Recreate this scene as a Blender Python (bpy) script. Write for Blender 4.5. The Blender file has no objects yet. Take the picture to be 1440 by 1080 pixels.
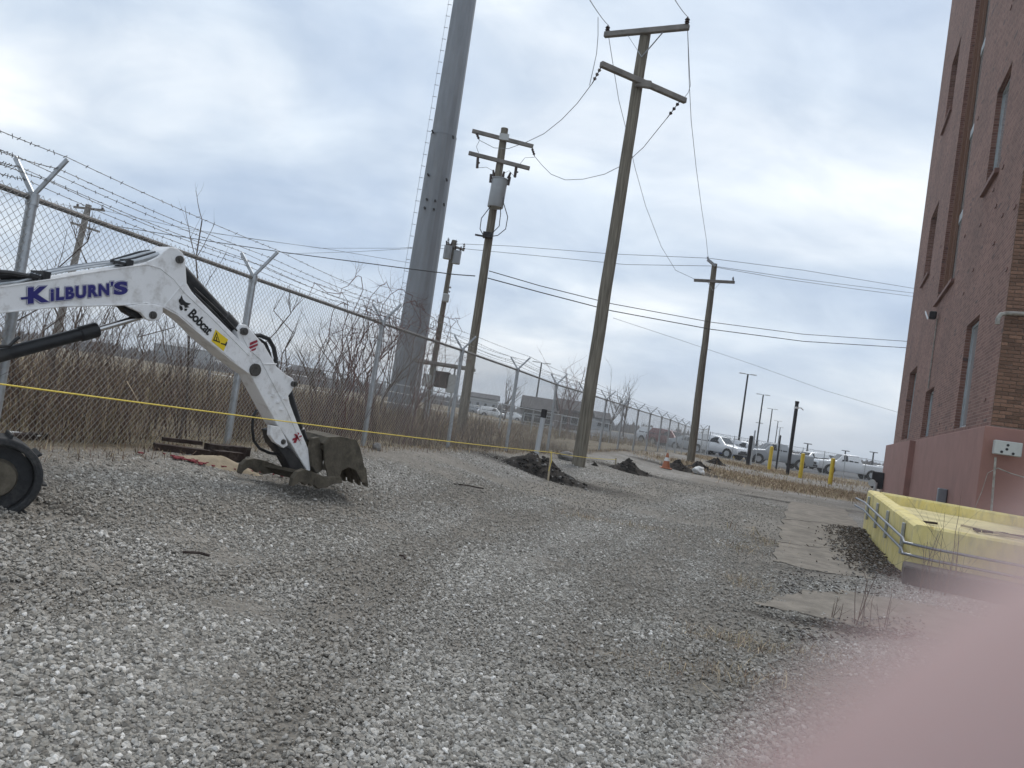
import bpy, bmesh, math, random
import numpy as np
from mathutils import Vector, Matrix, noise as mnoise
R = math.radians
random.seed(7); RNG = np.random.default_rng(11)
SC = bpy.context.scene
COL = SC.collection

# ------------------------------------------------------------------ camera
F = 1082.0; ROLL = R(8.53); PITCH = R(2.0); HC = 1.35
cam_d = bpy.data.cameras.new('camera'); cam = bpy.data.objects.new('camera', cam_d); COL.objects.link(cam)
cam_d.sensor_width = 36; cam_d.lens = F / 1440 * 36
cam_d.clip_start = 0.002; cam_d.clip_end = 6000
cam.matrix_world = Matrix.Translation((0, 0, HC)) @ Matrix.Rotation(R(90) + PITCH, 4, 'X') @ Matrix.Rotation(ROLL, 4, 'Z')
cam_d.dof.use_dof = True; cam_d.dof.focus_distance = 8.0; cam_d.dof.aperture_fstop = 9.6   # a phone lens: 2.8 mm opening
SC.camera = cam

# ------------------------------------------------------------------ world, sun, exposure
SUN_EL, SUN_AZ = R(52), R(25)          # azimuth measured from +Y towards +X
W = bpy.data.worlds.new('World'); SC.world = W; W.use_nodes = True
nt = W.node_tree; nt.nodes.clear()
def N(t, tree=None, **kw):
    n = (tree or nt).nodes.new(t)
    for k, v in kw.items(): setattr(n, k, v)
    return n
wo = N('ShaderNodeOutputWorld'); bg = N('ShaderNodeBackground'); bg.inputs['Strength'].default_value = 0.1
sky = N('ShaderNodeTexSky', sky_type='NISHITA', sun_disc=False, sun_elevation=SUN_EL, sun_rotation=SUN_AZ)
sky.air_density = 1.0; sky.dust_density = 2.0
tc = N('ShaderNodeTexCoord'); sep = N('ShaderNodeSeparateXYZ')
nt.links.new(tc.outputs['Generated'], sep.inputs[0])
zc = N('ShaderNodeMath', operation='MAXIMUM'); zc.inputs[1].default_value = 0.0
nt.links.new(sep.outputs['Z'], zc.inputs[0])
za = N('ShaderNodeMath', operation='ADD'); za.inputs[1].default_value = 0.34
nt.links.new(zc.outputs[0], za.inputs[0])
dv = N('ShaderNodeVectorMath', operation='DIVIDE'); cmb = N('ShaderNodeCombineXYZ')
for i in range(3): nt.links.new(za.outputs[0], cmb.inputs[i])
nt.links.new(tc.outputs['Generated'], dv.inputs[0]); nt.links.new(cmb.outputs[0], dv.inputs[1])
mp = N('ShaderNodeMapping'); mp.inputs['Scale'].default_value = (1.0, 1.35, 0.0); mp.inputs['Rotation'].default_value = (0, 0, R(-28)); mp.inputs['Location'].default_value = (1.35, .4, 0)
nt.links.new(dv.outputs[0], mp.inputs[0])
n1 = N('ShaderNodeTexNoise'); n1.inputs['Scale'].default_value = 1.25; n1.inputs['Detail'].default_value = 7; n1.inputs['Roughness'].default_value = .52; n1.inputs['Distortion'].default_value = .35
nt.links.new(mp.outputs[0], n1.inputs['Vector'])
n2 = N('ShaderNodeTexNoise'); n2.inputs['Scale'].default_value = 3.0; n2.inputs['Detail'].default_value = 8; n2.inputs['Roughness'].default_value = .55; n2.inputs['Distortion'].default_value = .5
nt.links.new(mp.outputs[0], n2.inputs['Vector'])
r1 = N('ShaderNodeValToRGB'); r1.color_ramp.elements[0].position = .30; r1.color_ramp.elements[1].position = .70
r1.color_ramp.elements[0].color = (3.55, 4.4, 5.65, 1); r1.color_ramp.elements[1].color = (7.9, 8.15, 8.25, 1)
e = r1.color_ramp.elements.new(.5); e.color = (5.15, 5.85, 6.65, 1)
nt.links.new(n1.outputs['Fac'], r1.inputs[0])
r2 = N('ShaderNodeValToRGB'); r2.color_ramp.elements[0].position = .34; r2.color_ramp.elements[1].position = .68
r2.color_ramp.elements[0].color = (.81, .84, .885, 1); r2.color_ramp.elements[1].color = (1.12, 1.10, 1.075, 1)
nt.links.new(n2.outputs['Fac'], r2.inputs[0])
mul = N('ShaderNodeMix', data_type='RGBA', blend_type='MULTIPLY'); mul.inputs[0].default_value = 1.0
nt.links.new(r1.outputs[0], mul.inputs[6]); nt.links.new(r2.outputs[0], mul.inputs[7])
mx = N('ShaderNodeMix', data_type='RGBA'); mx.inputs[0].default_value = .94     # a closed cloud deck, a little sky through it
nt.links.new(sky.outputs[0], mx.inputs[6]); nt.links.new(mul.outputs[2], mx.inputs[7])
nt.links.new(mx.outputs[2], bg.inputs['Color']); nt.links.new(bg.outputs[0], wo.inputs[0])

sd = bpy.data.lights.new('sun', 'SUN'); sd.energy = 1.35; sd.angle = R(20); sd.color = (1, .96, .9)
sun = bpy.data.objects.new('sun', sd); COL.objects.link(sun)
sun.rotation_euler = Vector((math.sin(SUN_AZ) * math.cos(SUN_EL), math.cos(SUN_AZ) * math.cos(SUN_EL), math.sin(SUN_EL))).to_track_quat('Z', 'Y').to_euler()
vs = SC.view_settings; vs.view_transform = 'Standard'; vs.look = 'None'; vs.exposure = 0.56; vs.gamma = 1.0; vs.use_curve_mapping = False
SC.cycles.use_denoising = True
SC.cycles.max_bounces = 6; SC.cycles.diffuse_bounces = 3; SC.cycles.glossy_bounces = 3; SC.cycles.transparent_max_bounces = 8

# ------------------------------------------------------------------ photograph geometry -> world
cr, sr, cp, sp = math.cos(ROLL), math.sin(ROLL), math.cos(PITCH), math.sin(PITCH)
def ray(px, py):
    dx, dy = (px - 720) / F, (py - 540) / F
    a = dx * cr + dy * sr; b = -dx * sr + dy * cr
    return Vector((a, cp + b * sp, sp - b * cp))
def P(px, py, Y):
    r = ray(px, py); k = Y / r.y; return Vector((r.x * k, Y, HC + r.z * k))
def PL(px, py, A, B, off=0.0):
    """point on the vertical plane through A, B (xy), shifted by off along its normal away from the camera"""
    d = Vector((B[0] - A[0], B[1] - A[1], 0)).normalized(); n = Vector((-d.y, d.x, 0))
    a = Vector((A[0], A[1], 0))
    if a.dot(n) < 0: n = -n
    r = ray(px, py); k = a.dot(n) / r.dot(n)
    return Vector((0, 0, HC)) + r * k + n * off

# ------------------------------------------------------------------ mesh builder
class MB:
    def __init__(s): s.v = []; s.f = []; s.uv = None; s.mi = []
    def add(s, vs, fs, m=0):
        o = len(s.v); s.v += [tuple(q) for q in vs]; s.f += [tuple(i + o for i in f) for f in fs]; s.mi += [m] * len(fs); return s
    def box(s, c, size, rz=0, M=None, m=0, bev=0):
        hx, hy, hz = (q / 2 for q in size); c = Vector(c)
        X = M if M is not None else Matrix.Rotation(rz, 3, 'Z')
        if bev:
            b = min(bev, hx * .9, hy * .9, hz * .9); bm = bmesh.new(); bmesh.ops.create_cube(bm, size=1)
            for q in bm.verts: q.co = Vector((q.co.x * 2 * hx, q.co.y * 2 * hy, q.co.z * 2 * hz))
            bmesh.ops.bevel(bm, geom=bm.edges[:], offset=b, segments=1, affect='EDGES', profile=.5)
            bm.verts.index_update(); vs = [c + X @ q.co for q in bm.verts]; fs = [[q.index for q in f.verts] for f in bm.faces]; bm.free()
            return s.add(vs, fs, m)
        vs = [c + X @ Vector((x * hx, y * hy, z * hz)) for x in (-1, 1) for y in (-1, 1) for z in (-1, 1)]
        return s.add(vs, [(0, 1, 3, 2), (4, 6, 7, 5), (0, 4, 5, 1), (2, 3, 7, 6), (0, 2, 6, 4), (1, 5, 7, 3)], m)
    def bar(s, a, b, w, h, up=(0, 0, 1), m=0, bev=0):
        a, b = Vector(a), Vector(b); d = b - a; L = d.length; x = d.normalized(); u = Vector(up); y = u.cross(x)
        if y.length < 1e-4: y = Vector((1, 0, 0)).cross(x)
        y.normalize(); z = x.cross(y); M = Matrix((x, y, z)).transposed()
        return s.box((a + b) / 2, (L, w, h), M=M, m=m, bev=bev)
    def tube(s, pts, r, n=8, cap=True, m=0):
        pts = [Vector(p) for p in pts]; rr = r if isinstance(r, (list, tuple)) else [r] * len(pts)
        vs = []; fs = []; prev = None
        for i, p in enumerate(pts):
            d = (pts[min(i + 1, len(pts) - 1)] - pts[max(i - 1, 0)])
            d = d.normalized() if d.length > 1e-9 else Vector((0, 0, 1))
            if prev is None:
                u = Vector((0, 0, 1)).cross(d)
                if u.length < .05: u = Vector((1, 0, 0)).cross(d)
            else: u = prev - d * prev.dot(d)
            u.normalize(); prev = u; w = d.cross(u)
            for k in range(n):
                a = 2 * math.pi * k / n; vs.append(p + (u * math.cos(a) + w * math.sin(a)) * rr[i])
        for i in range(len(pts) - 1):
            for k in range(n):
                k2 = (k + 1) % n; fs.append((i * n + k, i * n + k2, (i + 1) * n + k2, (i + 1) * n + k))
        if cap: fs.append(tuple(range(n - 1, -1, -1))); o = (len(pts) - 1) * n; fs.append(tuple(range(o, o + n)))
        return s.add(vs, fs, m)
    def prism(s, poly, ext, m=0):
        """poly: 3-D points of one face; ext: extrusion vector"""
        poly = [Vector(p) for p in poly]; ext = Vector(ext); n = len(poly)
        vs = poly + [p + ext for p in poly]
        fs = [tuple(range(n)), tuple(range(2 * n - 1, n - 1, -1))] + [(i, i + n, (i + 1) % n + n, (i + 1) % n) for i in range(n)]
        return s.add(vs, fs, m)
    def disc(s, c, nrm, r, depth, n=16, m=0):
        c = Vector(c); nrm = Vector(nrm).normalized(); return s.tube([c, c + nrm * depth], r, n, m=m)
    def ball(s, c, r, seg=10, m=0, sq=(1, 1, 1)):
        bm = bmesh.new(); bmesh.ops.create_uvsphere(bm, u_segments=seg, v_segments=max(4, seg // 2), radius=1)
        bm.verts.index_update(); c = Vector(c)
        s.add([c + Vector((q.co.x * sq[0], q.co.y * sq[1], q.co.z * sq[2])) * r for q in bm.verts], [[q.index for q in f.verts] for f in bm.faces], m); bm.free(); return s
    def mesh(s, name):
        me = bpy.data.meshes.new(name); me.from_pydata(s.v, [], s.f); me.update()
        return me
def obj(name, mb, mat, parent=None, smooth=False, local=False, bevel=0, fix=True, **props):
    me = mb.mesh(name) if isinstance(mb, MB) else mb
    for mm in (mat if isinstance(mat, (list, tuple)) else [mat]): me.materials.append(mm)
    if isinstance(mb, MB) and any(mb.mi): me.polygons.foreach_set('material_index', mb.mi)
    if fix and isinstance(mb, MB) and len(mb.f) < 60000:
        bm = bmesh.new(); bm.from_mesh(me); bmesh.ops.recalc_face_normals(bm, faces=bm.faces[:]); bm.to_mesh(me); bm.free()
    if smooth:
        me.polygons.foreach_set('use_smooth', [True] * len(me.polygons))
        if smooth != 'all': me.set_sharp_from_angle(angle=R(38))
    o = bpy.data.objects.new(name, me); COL.objects.link(o)
    if parent is not None:
        o.parent = parent
        if not local and parent.type == 'EMPTY': o.location = -parent.location
    if bevel:
        b = o.modifiers.new('bevel', 'BEVEL'); b.width = bevel; b.segments = 2; b.limit_method = 'ANGLE'; b.angle_limit = R(40)
    for k, v in props.items(): o[k] = v
    return o
def thing(name, label, cat, loc=(0, 0, 0), rz=0, group=None):
    o = bpy.data.objects.new(name, None); COL.objects.link(o); o.location = loc; o.rotation_euler = (0, 0, rz); o.empty_display_size = .1
    o['label'] = label; o['category'] = cat
    if group: o['group'] = group
    return o
def tag(o, label, cat, group=None):
    o['label'] = label; o['category'] = cat
    if group: o['group'] = group
    return o
def dup(root, loc, rz, label):
    def cp_(o, par):
        c = o.copy(); COL.objects.link(c); c.parent = par
        for ch in o.children: cp_(ch, c)
        return c
    r = cp_(root, None); r.location = loc; r.rotation_euler = (0, 0, rz); r['label'] = label
    return r

def text_mesh_(s, bold=0.0, shear=0.0, space=1.0):
    c = bpy.data.curves.new('txt', 'FONT'); c.body = s; c.size = 1; c.offset = bold; c.shear = shear; c.space_character = space; c.resolution_u = 4
    o = bpy.data.objects.new('txt', c); COL.objects.link(o); dg = bpy.context.evaluated_depsgraph_get(); dg.update()
    me = bpy.data.meshes.new_from_object(o.evaluated_get(dg)); v = [q.co.copy() for q in me.vertices]; f = [tuple(q.vertices) for q in me.polygons]
    bpy.data.objects.remove(o); bpy.data.curves.remove(c); bpy.data.meshes.remove(me); return v, f
TXT = {}
for _s, _sp in (('K', 1.0), ('iLBURN', 1.2), ("'", 1.0), ('S', 1.0)):
    for _b in (.092, .076, .060): TXT[(_s, _b)] = text_mesh_(_s, _b, 0, _sp)
TXT[('Bobcat', .03)] = text_mesh_('Bobcat', .03, 0, .92)
def text_mesh(s, bold=0.0, shear=0.0, space=1.0): return TXT[(s, bold)]
# ------------------------------------------------------------------ materials
MATS = {}
def mat(name, col, rough=.6, metal=0, var=.12, scale=6, bump=0, bscale=30, spec=.4, col2=None, dirt=None, dirt_amt=.35, dscale=2.5, coat=0, bdist=.01, stretch=None, obj_rand=0):
    m = bpy.data.materials.new(name); m.use_nodes = True; t = m.node_tree; b = t.nodes['Principled BSDF']
    b.inputs['Roughness'].default_value = rough; b.inputs['Metallic'].default_value = metal; b.inputs['Specular IOR Level'].default_value = spec
    if coat: b.inputs['Coat Weight'].default_value = coat
    g = N('ShaderNodeNewGeometry', t); src = g.outputs['Position']
    if stretch:
        q = N('ShaderNodeMapping', t); q.inputs['Scale'].default_value = stretch; t.links.new(src, q.inputs[0]); src = q.outputs[0]
    n = N('ShaderNodeTexNoise', t); n.inputs['Scale'].default_value = scale; n.inputs['Detail'].default_value = 6; n.inputs['Roughness'].default_value = .6
    t.links.new(src, n.inputs['Vector'])
    rp = N('ShaderNodeValToRGB', t); rp.color_ramp.elements[0].position = .32; rp.color_ramp.elements[1].position = .68
    c1 = [max(0, c * (1 - var)) for c in col]; c2 = list(col2) if col2 else [min(1, c * (1 + var)) for c in col]
    rp.color_ramp.elements[0].color = (*c1, 1); rp.color_ramp.elements[1].color = (*c2, 1)
    t.links.new(n.outputs['Fac'], rp.inputs[0]); out = rp.outputs[0]
    if obj_rand:
        oi = N('ShaderNodeObjectInfo', t); mr = N('ShaderNodeMapRange', t); mr.inputs[3].default_value = 1 - obj_rand; mr.inputs[4].default_value = 1 + obj_rand
        t.links.new(oi.outputs['Random'], mr.inputs[0]); hv = N('ShaderNodeHueSaturation', t); t.links.new(mr.outputs[0], hv.inputs['Value']); t.links.new(out, hv.inputs['Color']); out = hv.outputs[0]
    if dirt:
        n3 = N('ShaderNodeTexNoise', t); n3.inputs['Scale'].default_value = dscale; n3.inputs['Detail'].default_value = 9; n3.inputs['Roughness'].default_value = .7
        t.links.new(src, n3.inputs['Vector'])
        r3 = N('ShaderNodeValToRGB', t); r3.color_ramp.elements[0].position = .5; r3.color_ramp.elements[1].position = .72
        r3.color_ramp.elements[1].color = (dirt_amt,) * 3 + (1,); t.links.new(n3.outputs['Fac'], r3.inputs[0])
        mm = N('ShaderNodeMix', t, data_type='RGBA'); mm.inputs[7].default_value = (*dirt, 1)
        t.links.new(r3.outputs[0], mm.inputs[0]); t.links.new(out, mm.inputs[6]); out = mm.outputs[2]
    t.links.new(out, b.inputs['Base Color'])
    if bump:
        nb = N('ShaderNodeTexNoise', t); nb.inputs['Scale'].default_value = bscale; nb.inputs['Detail'].default_value = 5
        t.links.new(src, nb.inputs['Vector']); bp = N('ShaderNodeBump', t); bp.inputs['Strength'].default_value = bump; bp.inputs['Distance'].default_value = bdist
        t.links.new(nb.outputs['Fac'], bp.inputs['Height']); t.links.new(bp.outputs[0], b.inputs['Normal'])
    MATS[name] = m
    return m
galv = mat('galvanised steel', (.42, .44, .46), .45, .75, .18, 14, spec=.5)
wiremat = mat('galvanised wire', (.42, .41, .39), .6, .3, .15, 4)
barbmat = mat('weathered barbed wire', (.16, .155, .15), .6, .5, .2, 9)
railmat = mat('weathered top rail', (.20, .19, .185), .5, .6, .3, 10)
white = mat('white machine paint', (.80, .80, .81), .36, 0, .035, 3, dirt=(.25, .215, .17), dirt_amt=.5, dscale=10, coat=.12)
blackp = mat('black cylinder paint', (.012, .013, .016), .42, 0, .4, 10, dirt=(.12, .11, .10), dirt_amt=.3)
rubber = mat('track rubber', (.022, .023, .025), .75, 0, .3, 20, bump=.3, bscale=90, dirt=(.13, .12, .11), dirt_amt=.5, dscale=9)
chrome = mat('chromed rod', (.55, .55, .56), .16, 1, .05)
pinm = mat('greased steel pin', (.10, .095, .09), .5, .7, .3, 30)
muddy = mat('muddy steel', (.088, .076, .058), .85, .1, .35, 9, bump=.5, bscale=45, dirt=(.185, .16, .12), dirt_amt=.75, dscale=7)
decal_blue = mat('decal blue', (.014, .012, .15), .4, 0, .05)
decal_white = mat('decal white', (.78, .78, .80), .4, 0, .03)
decal_black = mat('decal black', (.012, .012, .013), .4, 0, .1)
decal_yellow = mat('decal yellow', (.80, .58, .02), .4, 0, .06)
decal_red = mat('decal red', (.32, .03, .05), .45, 0, .3, 60)
wood = mat('weathered pole wood', (.155, .135, .105), .85, 0, .35, 3, bump=.5, bscale=14, stretch=(9, 9, .5), col2=(.25, .225, .18))
woodarm = mat('grey weathered timber', (.21, .195, .18), .85, 0, .25, 4, bump=.3, bscale=20)
darkwood = mat('dark old timber', (.035, .022, .018), .9, 0, .4, 7, bump=.6, bscale=25, dirt=(.16, .13, .11), dirt_amt=.5, dscale=8)
cable = mat('black cable', (.03, .03, .032), .6)
wirethin = mat('aluminium line', (.20, .205, .215), .5, .4)
porcelain = mat('brown insulator', (.04, .022, .018), .3)
tranm = mat('transformer paint', (.33, .345, .36), .45, .1, .06, 5)
monom = mat('monopole zinc', (.235, .25, .27), .6, .35, .12, .8, stretch=(3, 3, .6), bump=.05, bscale=6, dirt=(.22, .21, .20), dirt_amt=.4, dscale=1.2)
ropem = mat('yellow rope', (.70, .54, .10), .7, 0, .15, 60)
stakem = mat('raw wood stake', (.42, .35, .25), .85)
soil = mat('dark dug soil', (.022, .019, .017), .95, 0, .45, 7, bump=.9, bscale=28, bdist=.03, col2=(.05, .042, .036))
clod = mat('soil clod', (.034, .029, .025), .95, 0, .4, 10, bump=.6, bscale=50, obj_rand=.5)
clodg = mat('grey lump', (.20, .19, .18), .9, 0, .3, 20, bump=.4)
pvc = mat('white plastic pipe', (.44, .45, .46), .45, 0, .06, 6)
orange = mat('orange plastic', (.38, .135, .065), .5, 0, .1)
yel = mat('yellow bollard paint', (.66, .47, .035), .5, 0, .1, 6, dirt=(.30, .22, .08), dirt_amt=.3)
blackpost = mat('black post paint', (.02, .019, .021), .6)
asphalt = mat('asphalt', (.075, .077, .082), .9, 0, .2, 3, bump=.2, bscale=60)
concrete = mat('old concrete', (.205, .18, .15), .92, 0, .28, 4.5, bump=.6, bscale=40, dirt=(.13, .112, .092), dirt_amt=.95, dscale=2.6)
conc_dark = mat('dark concrete step', (.075, .068, .065), .9, 0, .3, 5, bump=.3)
yellowwall = mat('yellow painted concrete', (.76, .62, .21), .7, 0, .12, 3, bump=.4, bscale=14, dirt=(.42, .37, .24), dirt_amt=.9, dscale=3.4, col2=(.82, .70, .33), stretch=(1.6, 1.6, .6))
yellowslab = mat('pale dusty slab', (.70, .60, .32), .85, 0, .2, 2.2, bump=.15, dirt=(.33, .29, .20), dirt_amt=.6)
plinthm = mat('painted red brown plinth', (.295, .155, .13), .72, 0, .09, 1.5, bump=.2, bscale=12, dirt=(.205, .115, .095), dirt_amt=.6, dscale=.9)
mortar = mat('mortar', (.27, .215, .175), .95, 0, .2, 20)
stone_sill = mat('painted sill', (.19, .105, .088), .7, 0, .1)
framem = mat('window frame', (.42, .46, .48), .5, .2)
greybox = mat('grey enclosure', (.46, .47, .46), .5, .2, .06)
pipem = mat('galvanised conduit', (.22, .235, .26), .42, .7, .12)
whitepipe = mat('painted pipe', (.30, .285, .26), .7, 0, .35, 9, dirt=(.16, .10, .07), dirt_amt=.7, dscale=6)
twig = mat('bare twig bark', (.115, .088, .074), .9, 0, .35, 12)
twigred = mat('red vine bark', (.145, .082, .072), .9, 0, .3, 12)
straw1 = mat('dry straw', (.46, .37, .25), .9, 0, .25, 5)
straw2 = mat('dry weed brown', (.235, .163, .116), .9, 0, .25, 5)
straw3 = mat('dead stalk dark', (.128, .088, .07), .9, 0, .25, 5)
straw4 = mat('greenish dead grass', (.25, .215, .125), .9, 0, .25, 5)
redpaint = mat('red marking paint', (.24, .05, .055), .8, 0, .3, 30)
sand = mat('pale sand', (.34, .28, .20), .95, 0, .12, 12, bump=.4, bscale=60)
litter = mat('white litter', (.72, .72, .71), .7)
tyrem = mat('car tyre', (.02, .02, .021), .8)
rimm = mat('alloy rim', (.38, .39, .40), .35, .8)
carglass = mat('car glass', (.018, .021, .026), .15, 0, .05, spec=.35)
lampm = mat('head lamp', (.6, .62, .65), .2)
tailm = mat('tail lamp', (.35, .02, .02), .3)
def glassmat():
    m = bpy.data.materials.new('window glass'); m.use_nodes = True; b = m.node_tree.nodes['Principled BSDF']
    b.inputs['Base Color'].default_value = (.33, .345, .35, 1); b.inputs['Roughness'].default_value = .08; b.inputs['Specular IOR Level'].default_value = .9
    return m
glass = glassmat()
def brickmat(name, uv=True, c1=(.145, .066, .050), c2=(.25, .135, .105), mort=(.29, .215, .18)):
    m = bpy.data.materials.new(name); m.use_nodes = True; t = m.node_tree; b = t.nodes['Principled BSDF']; b.inputs['Roughness'].default_value = .85
    u = N('ShaderNodeUVMap', t); br = N('ShaderNodeTexBrick', t)
    br.inputs['Scale'].default_value = 1; br.inputs['Brick Width'].default_value = .203; br.inputs['Row Height'].default_value = .0677
    br.inputs['Mortar Size'].default_value = .0062; br.inputs['Mortar Smooth'].default_value = .2; br.inputs['Bias'].default_value = 0
    br.inputs['Color1'].default_value = (*c1, 1); br.inputs['Color2'].default_value = (*c2, 1); br.inputs['Mortar'].default_value = (*mort, 1)
    t.links.new(u.outputs[0], br.inputs['Vector'])
    # a few burnt bricks and broad weathering
    vo = N('ShaderNodeTexVoronoi', t); vo.inputs['Scale'].default_value = 1; q = N('ShaderNodeMapping', t); q.inputs['Scale'].default_value = (4.9, 14.8, 1)
    t.links.new(u.outputs[0], q.inputs[0]); t.links.new(q.outputs[0], vo.inputs['Vector'])
    sp_ = N('ShaderNodeSeparateColor', t); t.links.new(vo.outputs['Color'], sp_.inputs[0])
    gt = N('ShaderNodeMath', t, operation='GREATER_THAN'); gt.inputs[1].default_value = .985; t.links.new(sp_.outputs[0], gt.inputs[0])
    m1 = N('ShaderNodeMix', t, data_type='RGBA'); m1.inputs[7].default_value = (.10, .068, .06, 1); t.links.new(gt.outputs[0], m1.inputs[0]); t.links.new(br.outputs['Color'], m1.inputs[6])
    no = N('ShaderNodeTexNoise', t); no.inputs['Scale'].default_value = .5; no.inputs['Detail'].default_value = 7; t.links.new(u.outputs[0], no.inputs['Vector'])
    rp = N('ShaderNodeValToRGB', t); rp.color_ramp.elements[0].position = .3; rp.color_ramp.elements[1].position = .7
    rp.color_ramp.elements[0].color = (.82, .8, .8, 1); rp.color_ramp.elements[1].color = (1.15, 1.12, 1.12, 1); t.links.new(no.outputs['Fac'], rp.inputs[0])
    m2 = N('ShaderNodeMix', t, data_type='RGBA', blend_type='MULTIPLY'); m2.inputs[0].default_value = 1; t.links.new(m1.outputs[2], m2.inputs[6]); t.links.new(rp.outputs[0], m2.inputs[7])
    t.links.new(m2.outputs[2], b.inputs['Base Color'])
    bp = N('ShaderNodeBump', t); bp.inputs['Strength'].default_value = .8; bp.inputs['Distance'].default_value = .006; bp.invert = True
    t.links.new(br.outputs['Fac'], bp.inputs['Height']); t.links.new(bp.outputs[0], b.inputs['Normal'])
    return m
brickm = brickmat('red brown brickwork')
brickm2 = brickmat('brown brickwork', True, (.135, .075, .052), (.225, .135, .094), (.27, .215, .175))
brick_piece = mat('single brick', (.185, .105, .072), .85, 0, .2, 30, bump=.3, bscale=80, obj_rand=.32)

# ------------------------------------------------------------------ terrain shape
FP = [(46, 279, 5.6), (356, 391, 8.4), (538, 455, 11.4), (650, 493, 14.4), (728, 520.5, 17.3), (783, 541, 20.2), (822, 552.5, 23.1), (853, 562.5, 26.0), (877, 570, 28.8), (898, 577, 31.6), (915, 582, 34.4), (931, 587, 37.2), (943, 590.5, 40.0), (954.5, 595, 42.7), (964, 598.5, 45.4), (972.5, 601, 48.0), (989, 604, 50.7), (997, 603, 53.0)]
FTOP = [P(*q) for q in FP]
fx = np.array([p.x for p in FTOP]); fy = np.array([p.y for p in FTOP]); fz = np.array([p.z - 1.83 for p in FTOP])
k = np.ones(3) / 3; fzs = np.convolve(np.concatenate([[fz[0]], fz, [fz[-1]]]), k, 'valid')
fy_ = np.concatenate([[-20, 3.0], fy, [70, 200]]); fz_ = np.concatenate([[.55, .55], fzs, [.05, 0]]); fx_ = np.concatenate([[fx[0] - 25.6 * .24, fx[0] - 2.6 * .24], fx, [fx[-1] + 17 * .37, fx[-1] + 147 * .37]])
def sm(a, b, x): t = np.clip((x - a) / (b - a), 0, 1); return t * t * (3 - 2 * t)
def gz(x, y):
    x = np.asarray(x, float); y = np.asarray(y, float)
    d = x - np.interp(y, fy_, fx_); zf = np.interp(y, fy_, fz_)
    w = 1.7 + .06 * np.clip(y - 8, 0, 40)
    z = zf * np.where(d > 0, np.exp(-(np.maximum(d, 0) / w) ** 2), 1.0)
    z = z + .16 * sm(10.5, 16, y) * sm(0, 5, x) * (1 - sm(40, 60, y))
    z = z + .012 * np.sin(x * 1.7 + y * .6) * np.sin(y * .9 - x * .4) + .006 * np.sin(x * 5.1 + 1.3 * y)
    return z * (1 - sm(150, 400, np.abs(y)))
def gzf(x, y): return float(gz(x, y))
def G(px, py, off=0.0):
    """photograph pixel -> point on the terrain"""
    r = ray(px, py); ks = KS
    for _ in range(3):
        h = HC + r.z * ks - gz(r.x * ks, r.y * ks) - off; i = int(np.argmax(h < 0)); i = max(i, 1)
        ks = np.linspace(ks[i - 1], ks[i], 40)
    return Vector((0, 0, HC)) + r * float(ks[-1] if i > 38 else ks[min(i, 39)])
KS = np.geomspace(.5, 300, 700)
def on(x, y, dz=0): return Vector((x, y, gzf(x, y) + dz))
def fence_d(x, y): return np.asarray(x) - np.interp(y, fy_, fx_)

# ------------------------------------------------------------------ ground sheet with zone masks
def nz(x, y, s, seed=0):
    return np.array([mnoise.fractal(Vector((a * s + seed, b * s - seed, seed * .37)), .9, 2.0, 4) for a, b in zip(np.ravel(x), np.ravel(y))]).reshape(np.shape(x))
def blobs(X, Y, lst):
    m = np.zeros_like(X)
    for (px, py, rx, ry, ang, amp) in lst:
        c = G(px, py); a = R(ang); dx = X - c.x; dy = Y - c.y
        u = (dx * math.cos(a) + dy * math.sin(a)) / rx; v = (-dx * math.sin(a) + dy * math.cos(a)) / ry
        m = np.maximum(m, amp * np.exp(-(u * u + v * v)))
    return m
DIRT = [(150, 715, 1.5, .28, 8, .9), (60, 705, .8, .2, 5, .9), (60, 835, 1.3, .22, 5, .75), (260, 830, 1.6, .25, 6, .8), (470, 900, .22, 1.2, -12, .8), (420, 1020, .2, .7, -8, .9), (520, 810, .5, .8, -30, .6),
        (860, 790, .9, .6, 20, .45), (820, 880, .5, .7, 20, .6), (930, 720, 1.3, 2.0, 20, .55), (1000, 760, .7, 1.2, 15, .6), (1020, 830, .5, .6, 10, .7), (1060, 900, .7, .5, 0, .95), (1040, 950, .9, .35, 0, .85), (960, 930, .5, .4, 0, .6), (1150, 880, 1.2, .35, 0, 1.0), (1120, 805, .8, .45, 10, 1.0), (1250, 800, .6, 1.2, 20, 1), (1220, 960, 1.5, .6, 0, .9),
        (1000, 690, 3, 2, 0, .6), (1090, 700, 2.5, 3, 20, .8), (700, 690, 3, .6, 0, .45), (620, 645, 3, .5, 5, .95), (560, 640, 2, .6, 5, .9), (440, 700, 1.0, .3, 20, .6), (820, 725, .5, .3, 0, .8), (900, 735, .9, .3, 0, .5), (700, 760, 1.2, .3, 0, .35), (300, 780, 1.2, .2, 6, .55)]
STRAW = [(1130, 690, 3.5, 2.2, 10, 1), (1050, 672, 4, 2.5, 0, 1), (1190, 695, 2.2, 2.0, 20, 1), (1045, 655, 6, 4, 0, 1)]
DARK = [(760, 665, 2.0, .7, 0, .8), (885, 662, 1.5, .5, 0, .8), (960, 660, 2, .8, 0, .8), (1170, 880, .8, .18, -5, .9), (1130, 800, .6, .25, 0, .5), (1240, 770, .35, .9, 20, .8), (1000, 668, 2.5, 1, 0, .7), (60, 700, .5, .12, 0, .6), (1110, 707, 2.0, .5, 0, .7)]
def axis(a, b, s, lo, hi, n):
    mid = np.arange(a, b + 1e-6, s); L = a - np.geomspace(s * 2, a - lo, n)[::-1]; H = b + np.geomspace(s * 2, hi - b, n)
    return np.concatenate([L, mid, H])
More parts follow.
